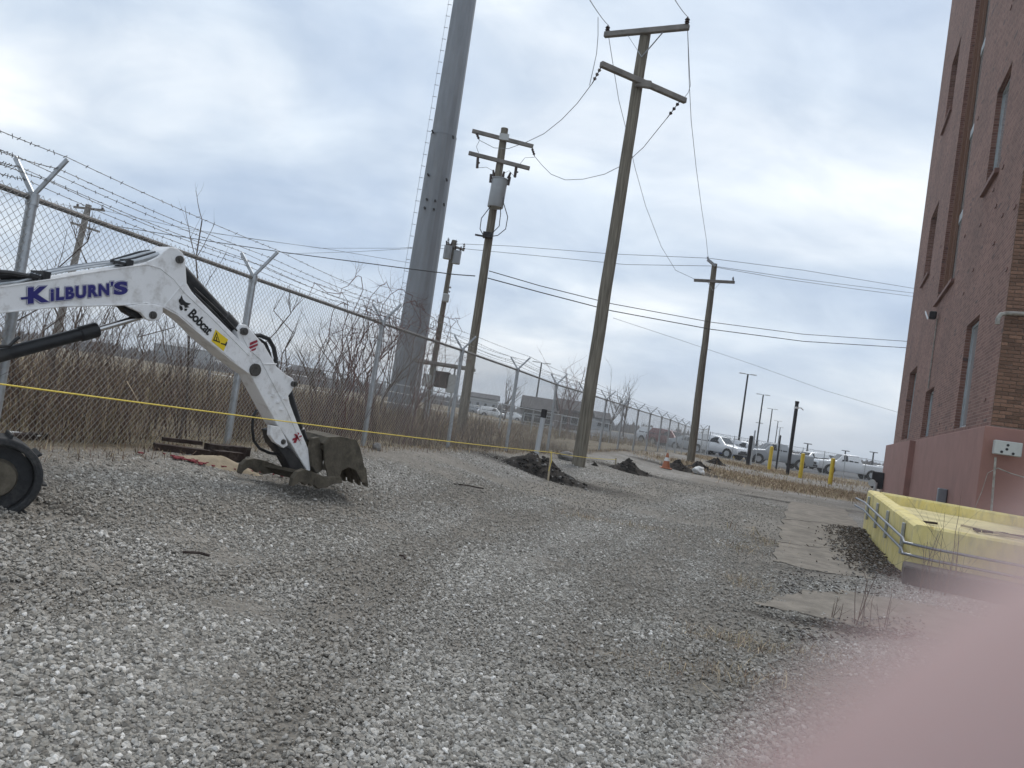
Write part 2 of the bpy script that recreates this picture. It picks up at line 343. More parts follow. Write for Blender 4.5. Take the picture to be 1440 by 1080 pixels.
gx = axis(-9, 10, .115, -1400, 1400, 40); gy = np.concatenate([[-600, -200, -60, -20, -8, -3], np.arange(0, 22, .115), np.arange(22, 60, .45), 60 + np.geomspace(1, 1700, 36)])
GX, GY = np.meshgrid(gx, gy); GZ = gz(GX, GY)
near = (np.abs(GX) < 60) & (GY > -1) & (GY < 80)
FD = fence_d(GX, GY)
wob = np.zeros_like(GX); wob[near] = nz(GX[near], GY[near], .9, 3) * .5
field = sm(.35, -.15, FD + wob * .35)
field = np.maximum(field, sm(50, 58, GY))
RUTS = [([(395, 1085), (440, 960), (480, 870), (560, 795), (700, 738), (900, 692), (1050, 682)], .30, .85), ([(815, 960), (840, 880), (900, 810), (980, 752), (1060, 708)], .36, .75), ([(-10, 705), (150, 715), (330, 720), (520, 705), (700, 692), (850, 682)], .28, .8), ([(-10, 838), (200, 826), (400, 806), (560, 792)], .22, .75), ([(1000, 980), (1010, 900), (1040, 830), (1072, 770), (1100, 716)], .38, .9), ([(640, 900), (720, 840), (830, 775), (960, 715)], .16, .45), ([(0, 780), (250, 772), (470, 750), (640, 722)], .16, .45)]
def ruts(X, Y):
    m = np.zeros_like(X); wv = .10 * np.sin(X * 2.3 + Y * 1.1)
    for pxs, w, amp in RUTS:
        pts = [G(*q) for q in pxs]; D = np.full_like(X, 1e9)
        for a, b in zip(pts, pts[1:]):
            ux, uy = b.x - a.x, b.y - a.y; t = np.clip(((X - a.x) * ux + (Y - a.y) * uy) / (ux * ux + uy * uy), 0, 1); D = np.minimum(D, np.hypot(X - a.x - t * ux, Y - a.y - t * uy))
        m = np.maximum(m, 1.0 * amp * np.exp(-((D + wv) / (w * (1 + .05 * Y))) ** 2))
    return m
rutm = ruts(GX, GY); GZ = GZ - .018 * rutm
dirtm = np.clip(np.maximum(blobs(GX, GY, DIRT) * .9, rutm) + sm(1.1, .1, FD + wob * .5) * .9, 0, 1)
dirtm = np.clip(dirtm + sm(18, 30, GY) * .35, 0, 1)
strawm = np.clip(blobs(GX, GY, STRAW) * (FD > .6), 0, 1)
darkm = blobs(GX, GY, DARK)
dirtn = np.zeros_like(GX); dirtn[near] = nz(GX[near], GY[near], 1.6, 9)
dirtm = np.clip(dirtm + (dirtn * .34) * near, 0, 1)
ny_, nx_ = GX.shape
gm = bpy.data.meshes.new('ground')
verts = np.stack([GX, GY, GZ], -1).reshape(-1, 3)
ii = np.arange(ny_ * nx_).reshape(ny_, nx_); quads = np.stack([ii[:-1, :-1], ii[:-1, 1:], ii[1:, 1:], ii[1:, :-1]], -1).reshape(-1, 4)
gm.from_pydata(verts.tolist(), [], quads.tolist()); gm.update()
for nm, arr in (('field', field), ('dirt', dirtm), ('straw', strawm), ('dark', darkm)):
    a = gm.attributes.new(nm, 'FLOAT', 'POINT'); a.data.foreach_set('value', arr.ravel().astype(np.float32))
gm.polygons.foreach_set('use_smooth', [True] * len(gm.polygons))
def groundmat():
    m = bpy.data.materials.new('gravel, mud and field'); m.use_nodes = True; t = m.node_tree; b = t.nodes['Principled BSDF']; b.inputs['Roughness'].default_value = .92; b.inputs['Specular IOR Level'].default_value = .25
    g = N('ShaderNodeNewGeometry', t); L = t.links.new
    def ramp(src, p0, c0, p1, c1):
        r = N('ShaderNodeValToRGB', t); r.color_ramp.elements[0].position = p0; r.color_ramp.elements[1].position = p1
        r.color_ramp.elements[0].color = (*c0, 1); r.color_ramp.elements[1].color = (*c1, 1); L(src, r.inputs[0]); return r.outputs[0]
    def noise(s, d=6, ro=.6):
        n = N('ShaderNodeTexNoise', t); n.inputs['Scale'].default_value = s; n.inputs['Detail'].default_value = d; n.inputs['Roughness'].default_value = ro; L(g.outputs['Position'], n.inputs['Vector']); return n.outputs['Fac']
    def mixc(f, a, c):
        x = N('ShaderNodeMix', t, data_type='RGBA'); L(f, x.inputs[0]); L(a, x.inputs[6]); L(c, x.inputs[7]); return x.outputs[2]
    def attr(n): a = N('ShaderNodeAttribute', t); a.attribute_name = n; return a.outputs['Fac']
    def math_(op, a, bb):
        x = N('ShaderNodeMath', t, operation=op); x.use_clamp = True
        for i, q in enumerate((a, bb)):
            if isinstance(q, (int, float)): x.inputs[i].default_value = q
            else: L(q, x.inputs[i])
        return x.outputs[0]
    vo = N('ShaderNodeTexVoronoi', t); vo.inputs['Scale'].default_value = 34; L(g.outputs['Position'], vo.inputs['Vector'])
    sc_ = N('ShaderNodeSeparateColor', t); L(vo.outputs['Color'], sc_.inputs[0])
    peb = ramp(sc_.outputs[0], .1, (.15, .142, .132), .95, (.40, .385, .362))
    vo2 = N('ShaderNodeTexVoronoi', t); vo2.inputs['Scale'].default_value = 14; L(g.outputs['Position'], vo2.inputs['Vector'])
    sc2 = N('ShaderNodeSeparateColor', t); L(vo2.outputs['Color'], sc2.inputs[0])
    peb2 = ramp(sc2.outputs[0], .1, (.20, .19, .178), .95, (.345, .332, .314))
    gravel = mixc(ramp(noise(3), .35, (0.25,) * 3, .65, (.6,) * 3), peb, peb2)
    mud = ramp(noise(9, 9, .7), .3, (.15, .134, .114), .7, (.29, .263, .228))
    mud2 = mixc(ramp(noise(40, 3), .45, (0,) * 3, .75, (.6,) * 3), mud, peb)
    strawc = ramp(noise(16, 8, .7), .3, (.17, .135, .095), .7, (.36, .29, .205))
    fieldc = ramp(noise(1.1, 9, .7), .3, (.13, .10, .07), .7, (.27, .225, .145))
    darkc = ramp(noise(18, 6), .3, (.030, .026, .023), .7, (.075, .066, .057))
    n5 = noise(6, 8, .65)
    sharp = lambda a: ramp(math_('ADD', math_('MULTIPLY', a, .75), math_('MULTIPLY', n5, .5)), .38, (0,) * 3, .66, (1,) * 3)
    c = mixc(math_('MULTIPLY', sharp(attr('dirt')), .85), gravel, mud2)
    c = mixc(sharp(attr('straw')), c, strawc)
    c = mixc(sharp(attr('dark')), c, darkc)
    c = mixc(attr('field'), c, fieldc)
    mo = N('ShaderNodeMix', t, data_type='RGBA', blend_type='MULTIPLY'); mo.inputs[0].default_value = 1; L(c, mo.inputs[6]); L(ramp(noise(.55, 8, .65), .32, (.68, .67, .65), .68, (1.12, 1.12, 1.12)), mo.inputs[7]); c = mo.outputs[2]
    L(c, b.inputs['Base Color'])
    bp = N('ShaderNodeBump', t); bp.inputs['Strength'].default_value = .9; bp.inputs['Distance'].default_value = .018; bp.invert = True; L(vo.outputs['Distance'], bp.inputs['Height'])
    bp2 = N('ShaderNodeBump', t); bp2.inputs['Strength'].default_value = .5; bp2.inputs['Distance'].default_value = .05; L(noise(7, 8, .65), bp2.inputs['Height']); L(bp.outputs[0], bp2.inputs['Normal'])
    L(bp2.outputs[0], b.inputs['Normal'])
    return m
obj('ground', gm, groundmat(), kind='structure')

# parking lot beyond the bollards, and the two old concrete slabs
pk = MB(); n_ = 40
for i in range(n_ + 1):
    x = 6 + i * 3.6
    pk.v += [(x, 58 + .25 * i, gzf(x, 58 + .25 * i) + .03), (x, 190, .10)]
pk.f = [(2 * i, 2 * i + 2, 2 * i + 3, 2 * i + 1) for i in range(n_)]; pk.mi = [0] * n_
obj('parking_lot', pk, asphalt, kind='structure')
def slab(pxs, h, cuts=12):
    pts = [G(*q) for q in pxs]; bm = bmesh.new()
    vs = [bm.verts.new((p.x, p.y, 0)) for p in pts]; f = bm.faces.new(vs)
    bmesh.ops.subdivide_edges(bm, edges=bm.edges[:], cuts=14); bmesh.ops.triangulate(bm, faces=bm.faces[:])
    bmesh.ops.subdivide_edges(bm, edges=[e for e in bm.edges if not e.is_boundary], cuts=3, use_grid_fill=False); bmesh.ops.triangulate(bm, faces=bm.faces[:])
    for v in bm.verts:
        j = .07 if v.is_boundary else .0
        v.co.x += j * mnoise.fractal(Vector((v.co.x * 3, v.co.y * 3, 1)), .7, 2, 4); v.co.y += j * 2 * mnoise.fractal(Vector((v.co.x * 3, v.co.y * 3, 7)), .7, 2, 4)
        v.co.z = gzf(v.co.x, v.co.y) + h + .006 * mnoise.noise(Vector((v.co.x * 2, v.co.y * 2, 3)))
    r = bmesh.ops.extrude_face_region(bm, geom=bm.faces[:])
    for v in [q for q in r['geom'] if isinstance(q, bmesh.types.BMVert)]: v.co.z -= .16
    bmesh.ops.recalc_face_normals(bm, faces=bm.faces[:])
    me = bpy.data.meshes.new('concrete_slab'); bm.to_mesh(me); bm.free(); return me
obj('concrete_path', slab([(1112, 706), (1188, 716), (1214, 755), (1232, 800), (1228, 816), (1160, 806), (1088, 788), (1095, 760), (1100, 730)], .006), concrete, kind='structure')
obj('concrete_path', slab([(1066, 852), (1105, 836), (1190, 833), (1300, 850), (1420, 880), (1400, 915), (1290, 893), (1200, 880), (1120, 862)], .008), concrete, kind='structure')

def crack(pxs, label):
    pts = []
    for a, b in zip(pxs, pxs[1:]):
        for k in range(8):
            p = G(a[0] + (b[0] - a[0]) * k / 8, a[1] + (b[1] - a[1]) * k / 8); p += Vector((random.uniform(-.02, .02), random.uniform(-.03, .03), .005)); pts.append(p)
    o = obj('crack', MB().tube(pts, .0055, 4), soil, bpy.data.objects['concrete_path']); return o
crack([(1094, 762), (1130, 768), (1175, 772), (1218, 778)], ''); crack([(1100, 730), (1150, 735), (1200, 742)], '')
# ------------------------------------------------------------------ gravel: loose stones, instanced on points
def gravel():
    pts = []; scl = []
    def zone(y0, y1, cell, smin, smax, keep):
        ys = np.arange(y0, y1, cell)
        for y in ys:
            half = .76 * y + 1.4; xs = np.arange(-half, half, cell)
            x = xs + RNG.uniform(-.6, .6, xs.size) * cell; yy = y + RNG.uniform(-.6, .6, xs.size) * cell
            k_ = RNG.random(xs.size) < keep
            pts.append(np.stack([x[k_], yy[k_]], 1)); scl.append(RNG.uniform(0, 1, k_.sum()) ** 3.2 * (smax - smin) * .9 + smin * .88)
    zone(1.7, 4.2, .0132, .0046, .0185, .96); zone(4.2, 7.2, .017, .0054, .0175, .96); zone(7.2, 12, .026, .007, .018, .9); zone(12, 21, .05, .009, .019, .8)
    p = np.concatenate(pts); s = np.concatenate(scl)
    X, Y = p[:, 0], p[:, 1]
    ix = np.clip(np.searchsorted(gx, X), 1, len(gx) - 1); iy = np.clip(np.searchsorted(gy, Y), 1, len(gy) - 1)
    dm = dirtm[iy, ix]; st = strawm[iy, ix]; dk = darkm[iy, ix]; fd = fence_d(X, Y)
    cover = np.clip(1.2 - dm * .85 - st * .8 - dk * .6, .2, 1)
    keep = (RNG.random(X.size) < cover) & (fd > .12 + .2 * RNG.random(X.size))
    keep &= ~((X > 5.0 + .3 * (Y - 9)) & (Y > 8.8))         # under the yellow wall
    for poly in SLABS:
        inside = np.zeros(X.size, bool); n = len(poly); XX, YY = X + RNG.normal(0, .07, X.size), Y + RNG.normal(0, .10, X.size)
        for i in range(n):
            (x1, y1), (x2, y2) = poly[i], poly[(i + 1) % n]
            c = ((y1 > YY) != (y2 > YY)) & (XX < (x2 - x1) * (YY - y1) / (y2 - y1 + 1e-12) + x1); inside ^= c
        keep &= ~inside | (RNG.random(X.size) < .02)
    X, Y, s, dm, dk = X[keep], Y[keep], s[keep], dm[keep], dk[keep]
    Z = gz(X, Y) + s * (RNG.uniform(-.1, .55, X.size) - .75 * np.clip(dm, 0, 1))
    me = bpy.data.meshes.new('gravel'); me.vertices.add(X.size); me.vertices.foreach_set('co', np.stack([X, Y, Z], 1).ravel().astype(np.float32))
    a = me.attributes.new('scl', 'FLOAT', 'POINT'); a.data.foreach_set('value', s.astype(np.float32))
    a = me.attributes.new('mud', 'FLOAT', 'POINT'); a.data.foreach_set('value', np.clip(dm * .72 + dk * .6 + RNG.normal(.04, .14, s.size), 0, .9).astype(np.float32))
    me.update()
    m = bpy.data.materials.new('crushed limestone'); m.use_nodes = True; t = m.node_tree; b = t.nodes['Principled BSDF']; b.inputs['Roughness'].default_value = .85; b.inputs['Specular IOR Level'].default_value = .3
    oi = N('ShaderNodeObjectInfo', t); rp = N('ShaderNodeValToRGB', t); t.links.new(oi.outputs['Random'], rp.inputs[0])
    els = [(0, (.14, .129, .114)), (.08, (.22, .205, .184)), (.30, (.31, .293, .265)), (.55, (.375, .356, .322)), (.75, (.43, .413, .384)), (.92, (.53, .512, .482)), (1, (.80, .78, .75))]
    rp.color_ramp.elements[0].position = 0; rp.color_ramp.elements[0].color = (*els[0][1], 1); rp.color_ramp.elements[1].position = 1; rp.color_ramp.elements[1].color = (*els[-1][1], 1)
    for q, c in els[1:-1]: e_ = rp.color_ramp.elements.new(q); e_.color = (*c, 1)
    g = N('ShaderNodeTexCoord', t); no = N('ShaderNodeTexNoise', t); no.inputs['Scale'].default_value = 2.2; no.inputs['Detail'].default_value = 4; t.links.new(g.outputs['Object'], no.inputs['Vector'])
    r2_ = N('ShaderNodeValToRGB', t); r2_.color_ramp.elements[0].position = .3; r2_.color_ramp.elements[1].position = .7; r2_.color_ramp.elements[0].color = (.78, .76, .73, 1); r2_.color_ramp.elements[1].color = (1.1, 1.1, 1.1, 1); t.links.new(no.outputs['Fac'], r2_.inputs[0])
    mm = N('ShaderNodeMix', t, data_type='RGBA', blend_type='MULTIPLY'); mm.inputs[0].default_value = 1; t.links.new(rp.outputs[0], mm.inputs[6]); t.links.new(r2_.outputs[0], mm.inputs[7]); at_ = N('ShaderNodeAttribute', t); at_.attribute_type = 'INSTANCER'; at_.attribute_name = 'mud'
    md_ = N('ShaderNodeMix', t, data_type='RGBA'); md_.inputs[7].default_value = (.245, .222, .192, 1); t.links.new(at_.outputs['Fac'], md_.inputs[0]); t.links.new(mm.outputs[2], md_.inputs[6]); t.links.new(md_.outputs[2], b.inputs['Base Color'])
    o = obj('gravel', me, m, kind='stuff'); o['label'] = 'loose grey crushed stone covering the lot'; o['category'] = 'gravel'
    ng = bpy.data.node_groups.new('stones', 'GeometryNodeTree')
    ng.interface.new_socket('Geometry', in_out='INPUT', socket_type='NodeSocketGeometry'); ng.interface.new_socket('Geometry', in_out='OUTPUT', socket_type='NodeSocketGeometry')
    A = lambda t_, **kw: N(t_, ng, **kw); L = ng.links.new
    gi = A('NodeGroupInput'); go = A('NodeGroupOutput'); iop = A('GeometryNodeInstanceOnPoints'); g2i = A('GeometryNodeGeometryToInstance')
    for v in range(7):
        ico = A('GeometryNodeMeshIcoSphere'); ico.inputs['Radius'].default_value = 1; ico.inputs['Subdivisions'].default_value = 2 if v < 5 else 1
        sp_ = A('GeometryNodeSetPosition'); pos = A('GeometryNodeInputPosition'); nn = A('ShaderNodeTexNoise'); nn.noise_dimensions = '4D'; nn.inputs['W'].default_value = v * 3.7; nn.inputs['Scale'].default_value = .85; nn.inputs['Detail'].default_value = 1.0
        vm = A('ShaderNodeVectorMath', operation='SUBTRACT'); vm.inputs[1].default_value = (.5, .5, .5)
        vs_ = A('ShaderNodeVectorMath', operation='SCALE'); vs_.inputs['Scale'].default_value = 2.3
        L(pos.outputs[0], nn.inputs['Vector']); L(nn.outputs['Color'], vm.inputs[0]); L(vm.outputs[0], vs_.inputs[0]); L(ico.outputs[0], sp_.inputs[0]); L(vs_.outputs[0], sp_.inputs['Offset'])
        tr = A('GeometryNodeTransform'); tr.inputs['Scale'].default_value = (1.15, .95, .62 + .05 * v); L(sp_.outputs[0], tr.inputs[0])
        ss = A('GeometryNodeSetShadeSmooth'); ss.inputs['Shade Smooth'].default_value = False; L(tr.outputs[0], ss.inputs[0])
        sm_ = A('GeometryNodeSetMaterial'); sm_.inputs['Material'].default_value = m; L(ss.outputs[0], sm_.inputs[0]); L(sm_.outputs[0], g2i.inputs[0])
    rv = A('FunctionNodeRandomValue', data_type='FLOAT_VECTOR'); rv.inputs[0].default_value = (-.6, -.6, 0); rv.inputs[1].default_value = (.6, .6, 6.28)
    ri = A('FunctionNodeRandomValue', data_type='INT'); ri.inputs[4].default_value = 0; ri.inputs[5].default_value = 6
    na = A('GeometryNodeInputNamedAttribute', data_type='FLOAT'); na.inputs['Name'].default_value = 'scl'
    iop.inputs['Pick Instance'].default_value = True
    m2p = A('GeometryNodeMeshToPoints'); L(gi.outputs[0], m2p.inputs[0]); L(m2p.outputs[0], iop.inputs['Points'])
    L(g2i.outputs[0], iop.inputs['Instance']); L([q for q in ri.outputs if q.enabled][0], iop.inputs['Instance Index'])
    L([q for q in rv.outputs if q.enabled][0], iop.inputs['Rotation']); L([q for q in na.outputs if q.enabled][0], iop.inputs['Scale'])
    L(iop.outputs[0], go.inputs[0])
    md = o.modifiers.new('stones', 'NODES'); md.node_group = ng
    print('stones', X.size)
SLABS = [[tuple(G(*q)[:2]) for q in [(1112, 706), (1188, 716), (1214, 755), (1232, 800), (1228, 816), (1160, 806), (1088, 788), (1095, 760), (1100, 730)]],
         [tuple(G(*q)[:2]) for q in [(1066, 852), (1105, 836), (1190, 833), (1300, 850), (1420, 880), (1400, 915), (1290, 893), (1200, 880), (1120, 862)]]]

# ------------------------------------------------------------------ brick building
def building():
    K = 1.118; A3 = P(1393, 600, 13.6 * K); B3 = P(1255, 625, 34 * K)
    A = Vector((A3.x, A3.y, 0)); d = Vector((B3.x - A3.x, B3.y - A3.y, 0)).normalized(); o_ = Vector((-d.y, d.x, 0))   # o_: outward (left)
    r_ = -o_                                                        # into the building / along the right-hand face
    H0, H1, LW = 2.34, 25.0, 21.6
    t = thing('brick_building', 'tall red brown brick building with painted plinth along the right edge', 'building', (A.x, A.y, 0))
    def pt(s, q, z): return A + (d * s + o_ * q) * K + Vector((0, 0, HC + (z - HC) * K))
    ops = [(2.75, 4.4, 2.45, 4.85), (2.75, 4.35, 8.0, 10.35), (2.75, 4.4, 13.6, 16.0), (7.9, 11.6, 6.75, 23.0), (9.2, 11.25, 2.42, 3.86), (15.2, 18.0, 2.5, 5.15), (15.2, 17.6, 8.6, 11.25), (15.0, 17.3, 14.6, 17.3), (15.0, 17.3, 20.2, 22.8)]
    deps = [.17, .17, .17, .34, .2, .26, .26, .26, .26]
    mb = MB(); uvs = []
    def quad(a, b, c, e, uv): mb.add([a, b, c, e], [(0, 1, 2, 3)]); uvs.extend(uv)
    ts = sorted({0, LW} | {q for o in ops for q in o[:2]}); zs = sorted({H0, H1} | {q for o in ops for q in o[2:]})
    for i in range(len(ts) - 1):
        for j in range(len(zs) - 1):
            a, b, c, e = ts[i], ts[i + 1], zs[j], zs[j + 1]; mt, mz = (a + b) / 2, (c + e) / 2
            if any(o[0] < mt < o[1] and o[2] < mz < o[3] for o in ops): continue
            quad(pt(b, 0, c), pt(a, 0, c), pt(a, 0, e), pt(b, 0, e), [(b, c), (a, c), (a, e), (b, e)])
    for (a, b, c, e), dp in zip(ops, deps):
        quad(pt(b, -dp, c), pt(b, 0, c), pt(b, 0, e), pt(b, -dp, e), [(dp, c), (0, c), (0, e), (dp, e)])
        quad(pt(a, 0, c), pt(a, -dp, c), pt(a, -dp, e), pt(a, 0, e), [(0, c), (dp, c), (dp, e), (0, e)])
        quad(pt(a, 0, e), pt(a, -dp, e), pt(b, -dp, e), pt(b, 0, e), [(a, 0), (a, dp), (b, dp), (b, 0)])
        quad(pt(a, -dp, c), pt(a, 0, c), pt(b, 0, c), pt(b, -dp, c), [(a, dp), (a, 0), (b, 0), (b, dp)])
    # far and back faces, roof
    quad(pt(LW, -14, H0), pt(LW, 0, H0), pt(LW, 0, H1), pt(LW, -14, H1), [(14, H0), (0, H0), (0, H1), (14, H1)])
    quad(pt(0, -14, H0), pt(LW, -14, H0), pt(LW, -14, H1), pt(0, -14, H1), [(0, H0), (LW, H0), (LW, H1), (0, H1)])
    quad(pt(0, 0, H1), pt(0, -14, H1), pt(LW, -14, H1), pt(LW, 0, H1), [(0, 0), (0, 14), (LW, 14), (LW, 0)])
    me = mb.mesh('wall'); uvl = me.uv_layers.new(name='UVMap'); uvl.data.foreach_set('uv', np.array(uvs, np.float32).ravel())
    obj('wall', me, brickm, t)
    # right-hand face: mortar backing, single bricks where the photograph shows them, brickwork beyond
    sp0 = .95
    bk = MB().add([pt(0.006, 0, H0), pt(.006, -sp0, H0), pt(.006, -sp0, H1), pt(.006, 0, H1)], [(0, 1, 2, 3)])
    backing = obj('end_wall', bk, mortar, t)
    w2 = MB(); w2.add([pt(0, -sp0, H0), pt(0, -14, H0), pt(0, -14, H1), pt(0, -sp0, H1)], [(0, 1, 2, 3)])
    me = w2.mesh('end_wall'); uvl = me.uv_layers.new(name='UVMap'); uvl.data.foreach_set('uv', np.array([(sp0, H0), (14, H0), (14, H1), (sp0, H1)], np.float32).ravel()); obj('end_wall', me, brickm2, t)
    course, bl, jt = .0677, .203, .010
    def brickmesh(L):
        q = MB().box((0, 0, 0), (L * K, .02, (course - jt) * K), M=Matrix((r_, d, Vector((0, 0, 1)))).transposed(), bev=.003); me = q.mesh('brick'); me.materials.append(brick_piece); return me
    full, half = brickmesh(bl - jt), brickmesh(bl / 2 - jt)
    nb = 0
    for c in range(0, 66):
        z = H0 + .03 + course * (c + .5); x = 0.0
        if c % 2: seq = [half] + [full] * 4 + [half]
        else: seq = [full] * 4 + [half] 
        for q in seq:
            L = bl if q is full else bl / 2
            if x + L > sp0: break
            b = bpy.data.objects.new('brick', q); COL.objects.link(b); b.parent = backing
            b.location = pt(-.004 + random.uniform(-.002, .002), -(x + L / 2), z); nb += 1
            x += L
    # bricks above the ones in view: brickwork sheet just proud of the backing
    w3 = MB(); zt = H0 + .03 + course * 66
    w3.add([pt(-.006, 0, zt), pt(-.006, -sp0, zt), pt(-.006, -sp0, H1), pt(-.006, 0, H1)], [(0, 1, 2, 3)])
    me = w3.mesh('end_wall'); uvl = me.uv_layers.new(name='UVMap'); uvl.data.foreach_set('uv', np.array([(0, zt), (sp0, zt), (sp0, H1), (0, H1)], np.float32).ravel()); obj('end_wall', me, brickm2, t)
    # proud / knocked bricks scattered on the long face
    for i in range(34):
        s_, z = random.uniform(.3, 14), random.uniform(2.6, 12.5)
        if any(o[0] - .25 < s_ < o[1] + .25 and o[2] - .15 < z < o[3] + .15 for o in ops): continue
        if i == 0: pb = brickmesh_long(d, o_, course)
        b = bpy.data.objects.new('brick', pb); COL.objects.link(b); b.parent = t; b.location = pt(s_, .004, round(z / course) * course + .034) - t.location
    # windows
    for (a, b, c, e), dp in zip(ops, deps):
        q = MB(); fw = .07; dd = dp - .06
        for (s0, s1, z0, z1) in ((a, a + fw, c, e), (b - fw, b, c, e), (a + fw, b - fw, c, c + fw), (a + fw, b - fw, e - fw, e)):
            q.bar(pt((s0 + s1) / 2, -dd - .03, z0), pt((s0 + s1) / 2, -dd - .03, z1), s1 - s0, .06, up=o_) if z1 - z0 > .5 else q.bar(pt(s0, -dd - .03, (z0 + z1) / 2), pt(s1, -dd - .03, (z0 + z1) / 2), .06, z1 - z0)
        if e - c > 6:
            for zz in np.arange(c + 2.6, e - 1, 2.7): q.bar(pt(a + fw, -dd - .03, zz), pt(b - fw, -dd - .03, zz), .06, .3)
        w = obj('window', q, framem, t)
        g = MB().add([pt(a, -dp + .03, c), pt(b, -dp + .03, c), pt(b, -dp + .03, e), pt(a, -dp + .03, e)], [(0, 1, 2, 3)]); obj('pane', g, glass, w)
        if e - c < 6 and c > 3 or c > 6 and e > 20:
            sl = MB().bar(pt(a - .06, -.12, c - .07), pt(b + .06, -.12, c - .07), .46, .12, bev=.008); obj('sill', sl, stone_sill, w)
    # piers inside the tall recess (stepped jamb)
    st = MB()
    for kx, (s0, s1, q0) in enumerate(((11.42, 11.6, -.12), (11.24, 11.42, -.22))):
        st.prism([pt(s0, q0, 6.76), pt(s1 - .002, q0, 6.76), pt(s1 - .002, -.30, 6.76), pt(s0, -.30, 6.76)], (0, 0, 16.2 * K))
    obj('stepped_jamb', st, brick_piece, t)
    # plinth, proud of the brick, with a further step on the long side
    def ring(q, e0, s0, s1, z0, z1):
        return [pt(s0, q, z0), pt(s1, q, z0), pt(s1, -14, z0), pt(s0, -14, z0)]
    p1 = MB(); e_ = .10
    top = H0
    p1.prism([pt(-e_, e_, -.3), pt(11.4, e_, -.3), pt(11.4, -14, -.3), pt(-e_, -14, -.3)], (0, 0, (top + .3) * K))
    obj('plinth', p1, plinthm, t, bevel=.02)
    p2 = MB().prism([pt(11.402, .26, -.3), pt(LW + .3, .26, -.3), pt(LW + .3, -14, -.3), pt(11.402, -14, -.3)], (0, 0, (top + .27) * K))
    obj('plinth', p2, plinthm, t, bevel=.02)
    # flood light with conduit on the long wall
    fl = thing('flood_light', 'small black and white floodlight under the long recess of the brick wall', 'light', pt(10.5, 0, 6.15))
    obj('lamp_housing', MB().box(pt(10.5, .16, 6.15), (.26, .22, .26), rz=math.atan2(d.y, d.x), bev=.03), blackpost, fl)
    obj('lamp_lens', MB().prism([pt(10.35, .28, 6.02), pt(10.62, .28, 6.02), pt(10.62, .36, 6.2), pt(10.35, .36, 6.2)], o_ * .02 + Vector((0, 0, .06))), lampm, fl)
    obj('conduit', MB().tube([pt(10.5, .03, 6.05), pt(10.5, .03, 3.9)], .022, 6), whitepipe, fl)
    # goose-neck pipe from the end wall
    gp = [PL(1445, 443, (A.x, A.y), tuple((A + r_ * 3)[:2]), -.12), PL(1415, 442, (A.x, A.y), tuple((A + r_ * 3)[:2]), -.14), PL(1405, 444, (A.x, A.y), tuple((A + r_ * 3)[:2]), -.16), PL(1401, 450, (A.x, A.y), tuple((A + r_ * 3)[:2]), -.17), PL(1400, 458, (A.x, A.y), tuple((A + r_ * 3)[:2]), -.17)]
    gn = obj('vent_pipe', MB().tube([gp[0] - o_ * .3] + gp, .042, 10), whitepipe, smooth=True); tag(gn, 'bent pale pipe sticking out of the brick corner', 'pipe')
    # electrical box on a standpipe in front of the plinth
    E0, E1 = (A.x, A.y), tuple((A + r_ * 3)[:2])
    def bp_(x, y, off=-.35): return PL(x, y, E0, E1, off)
    c = bp_(1411, 631)
    eb = thing('electrical_box', 'pale grey electrical box on a rusty standpipe before the plinth', 'electrical box', (c.x, c.y, .4))
    M3 = Matrix((r_, d, Vector((0, 0, 1)))).transposed()
    bx = obj('enclosure', MB().box(c, (.46, .18, .27), M=M3, bev=.012), greybox, eb)
    for (u, v) in ((-.01, .06), (-.02, -.02), (-.10, -.08), (.09, -.09)): obj('knockout', MB().disc(c + r_ * u + Vector((0, 0, v)) - d * .088, -d, .026, .006, 10), blackpost, bx)
    b0 = bp_(1395, 643); b1 = bp_(1388, 730)
    obj('standpipe', MB().tube([b0, (b0 + b1) / 2, b1], .021, 8), whitepipe, eb)
    obj('wire', MB().tube([bp_(1393, 660), bp_(1398, 658), bp_(1415, 665), bp_(1445, 674)], .012, 6), whitepipe, eb)
    obj('wire', MB().tube([bp_(1393, 660), bp_(1384, 665), bp_(1376, 690), bp_(1366, 714)], .006, 5), whitepipe, eb)
    # meter boxes at the foot of the plinth
    m1 = pt(20.5, .5, .75); q = thing('utility_meter', 'dark utility meter at the far foot of the plinth', 'meter', (m1.x, m1.y, 0))
    obj('meter_box', MB().box(m1, (.35, .5, .8), rz=math.atan2(d.y, d.x), bev=.03), blackpost, q); obj('meter_pipe', MB().tube([m1 + Vector((-.3, -.5, -.1)), m1 + Vector((-.3, -.5, -.8))], .08, 8), greybox, q)
    obj('meter_dial', MB().disc(m1 + Vector((-.35, -.3, -.15)), (-1, -1, 0), .16, .15, 12), greybox, q)
    m2 = pt(3.3, .2, .9); q = obj('outlet_box', MB().box(m2, (.22, .2, .4), rz=math.atan2(d.y, d.x), bev=.02).tube([m2 - Vector((0, 0, .2)), m2 - Vector((0, 0, .9))], .03, 6), pipem); tag(q, 'small grey box on the side of the painted plinth', 'box')
    return A, d, o_, r_
def brickmesh_long(d, o_, course):
    q = MB().box((0, 0, 0), (.19, .03, course - .012), M=Matrix((d, o_, Vector((0, 0, 1)))).transposed()); me = q.mesh('brick'); me.materials.append(stone_sill); return me
BA, BD, BO, BR = building()

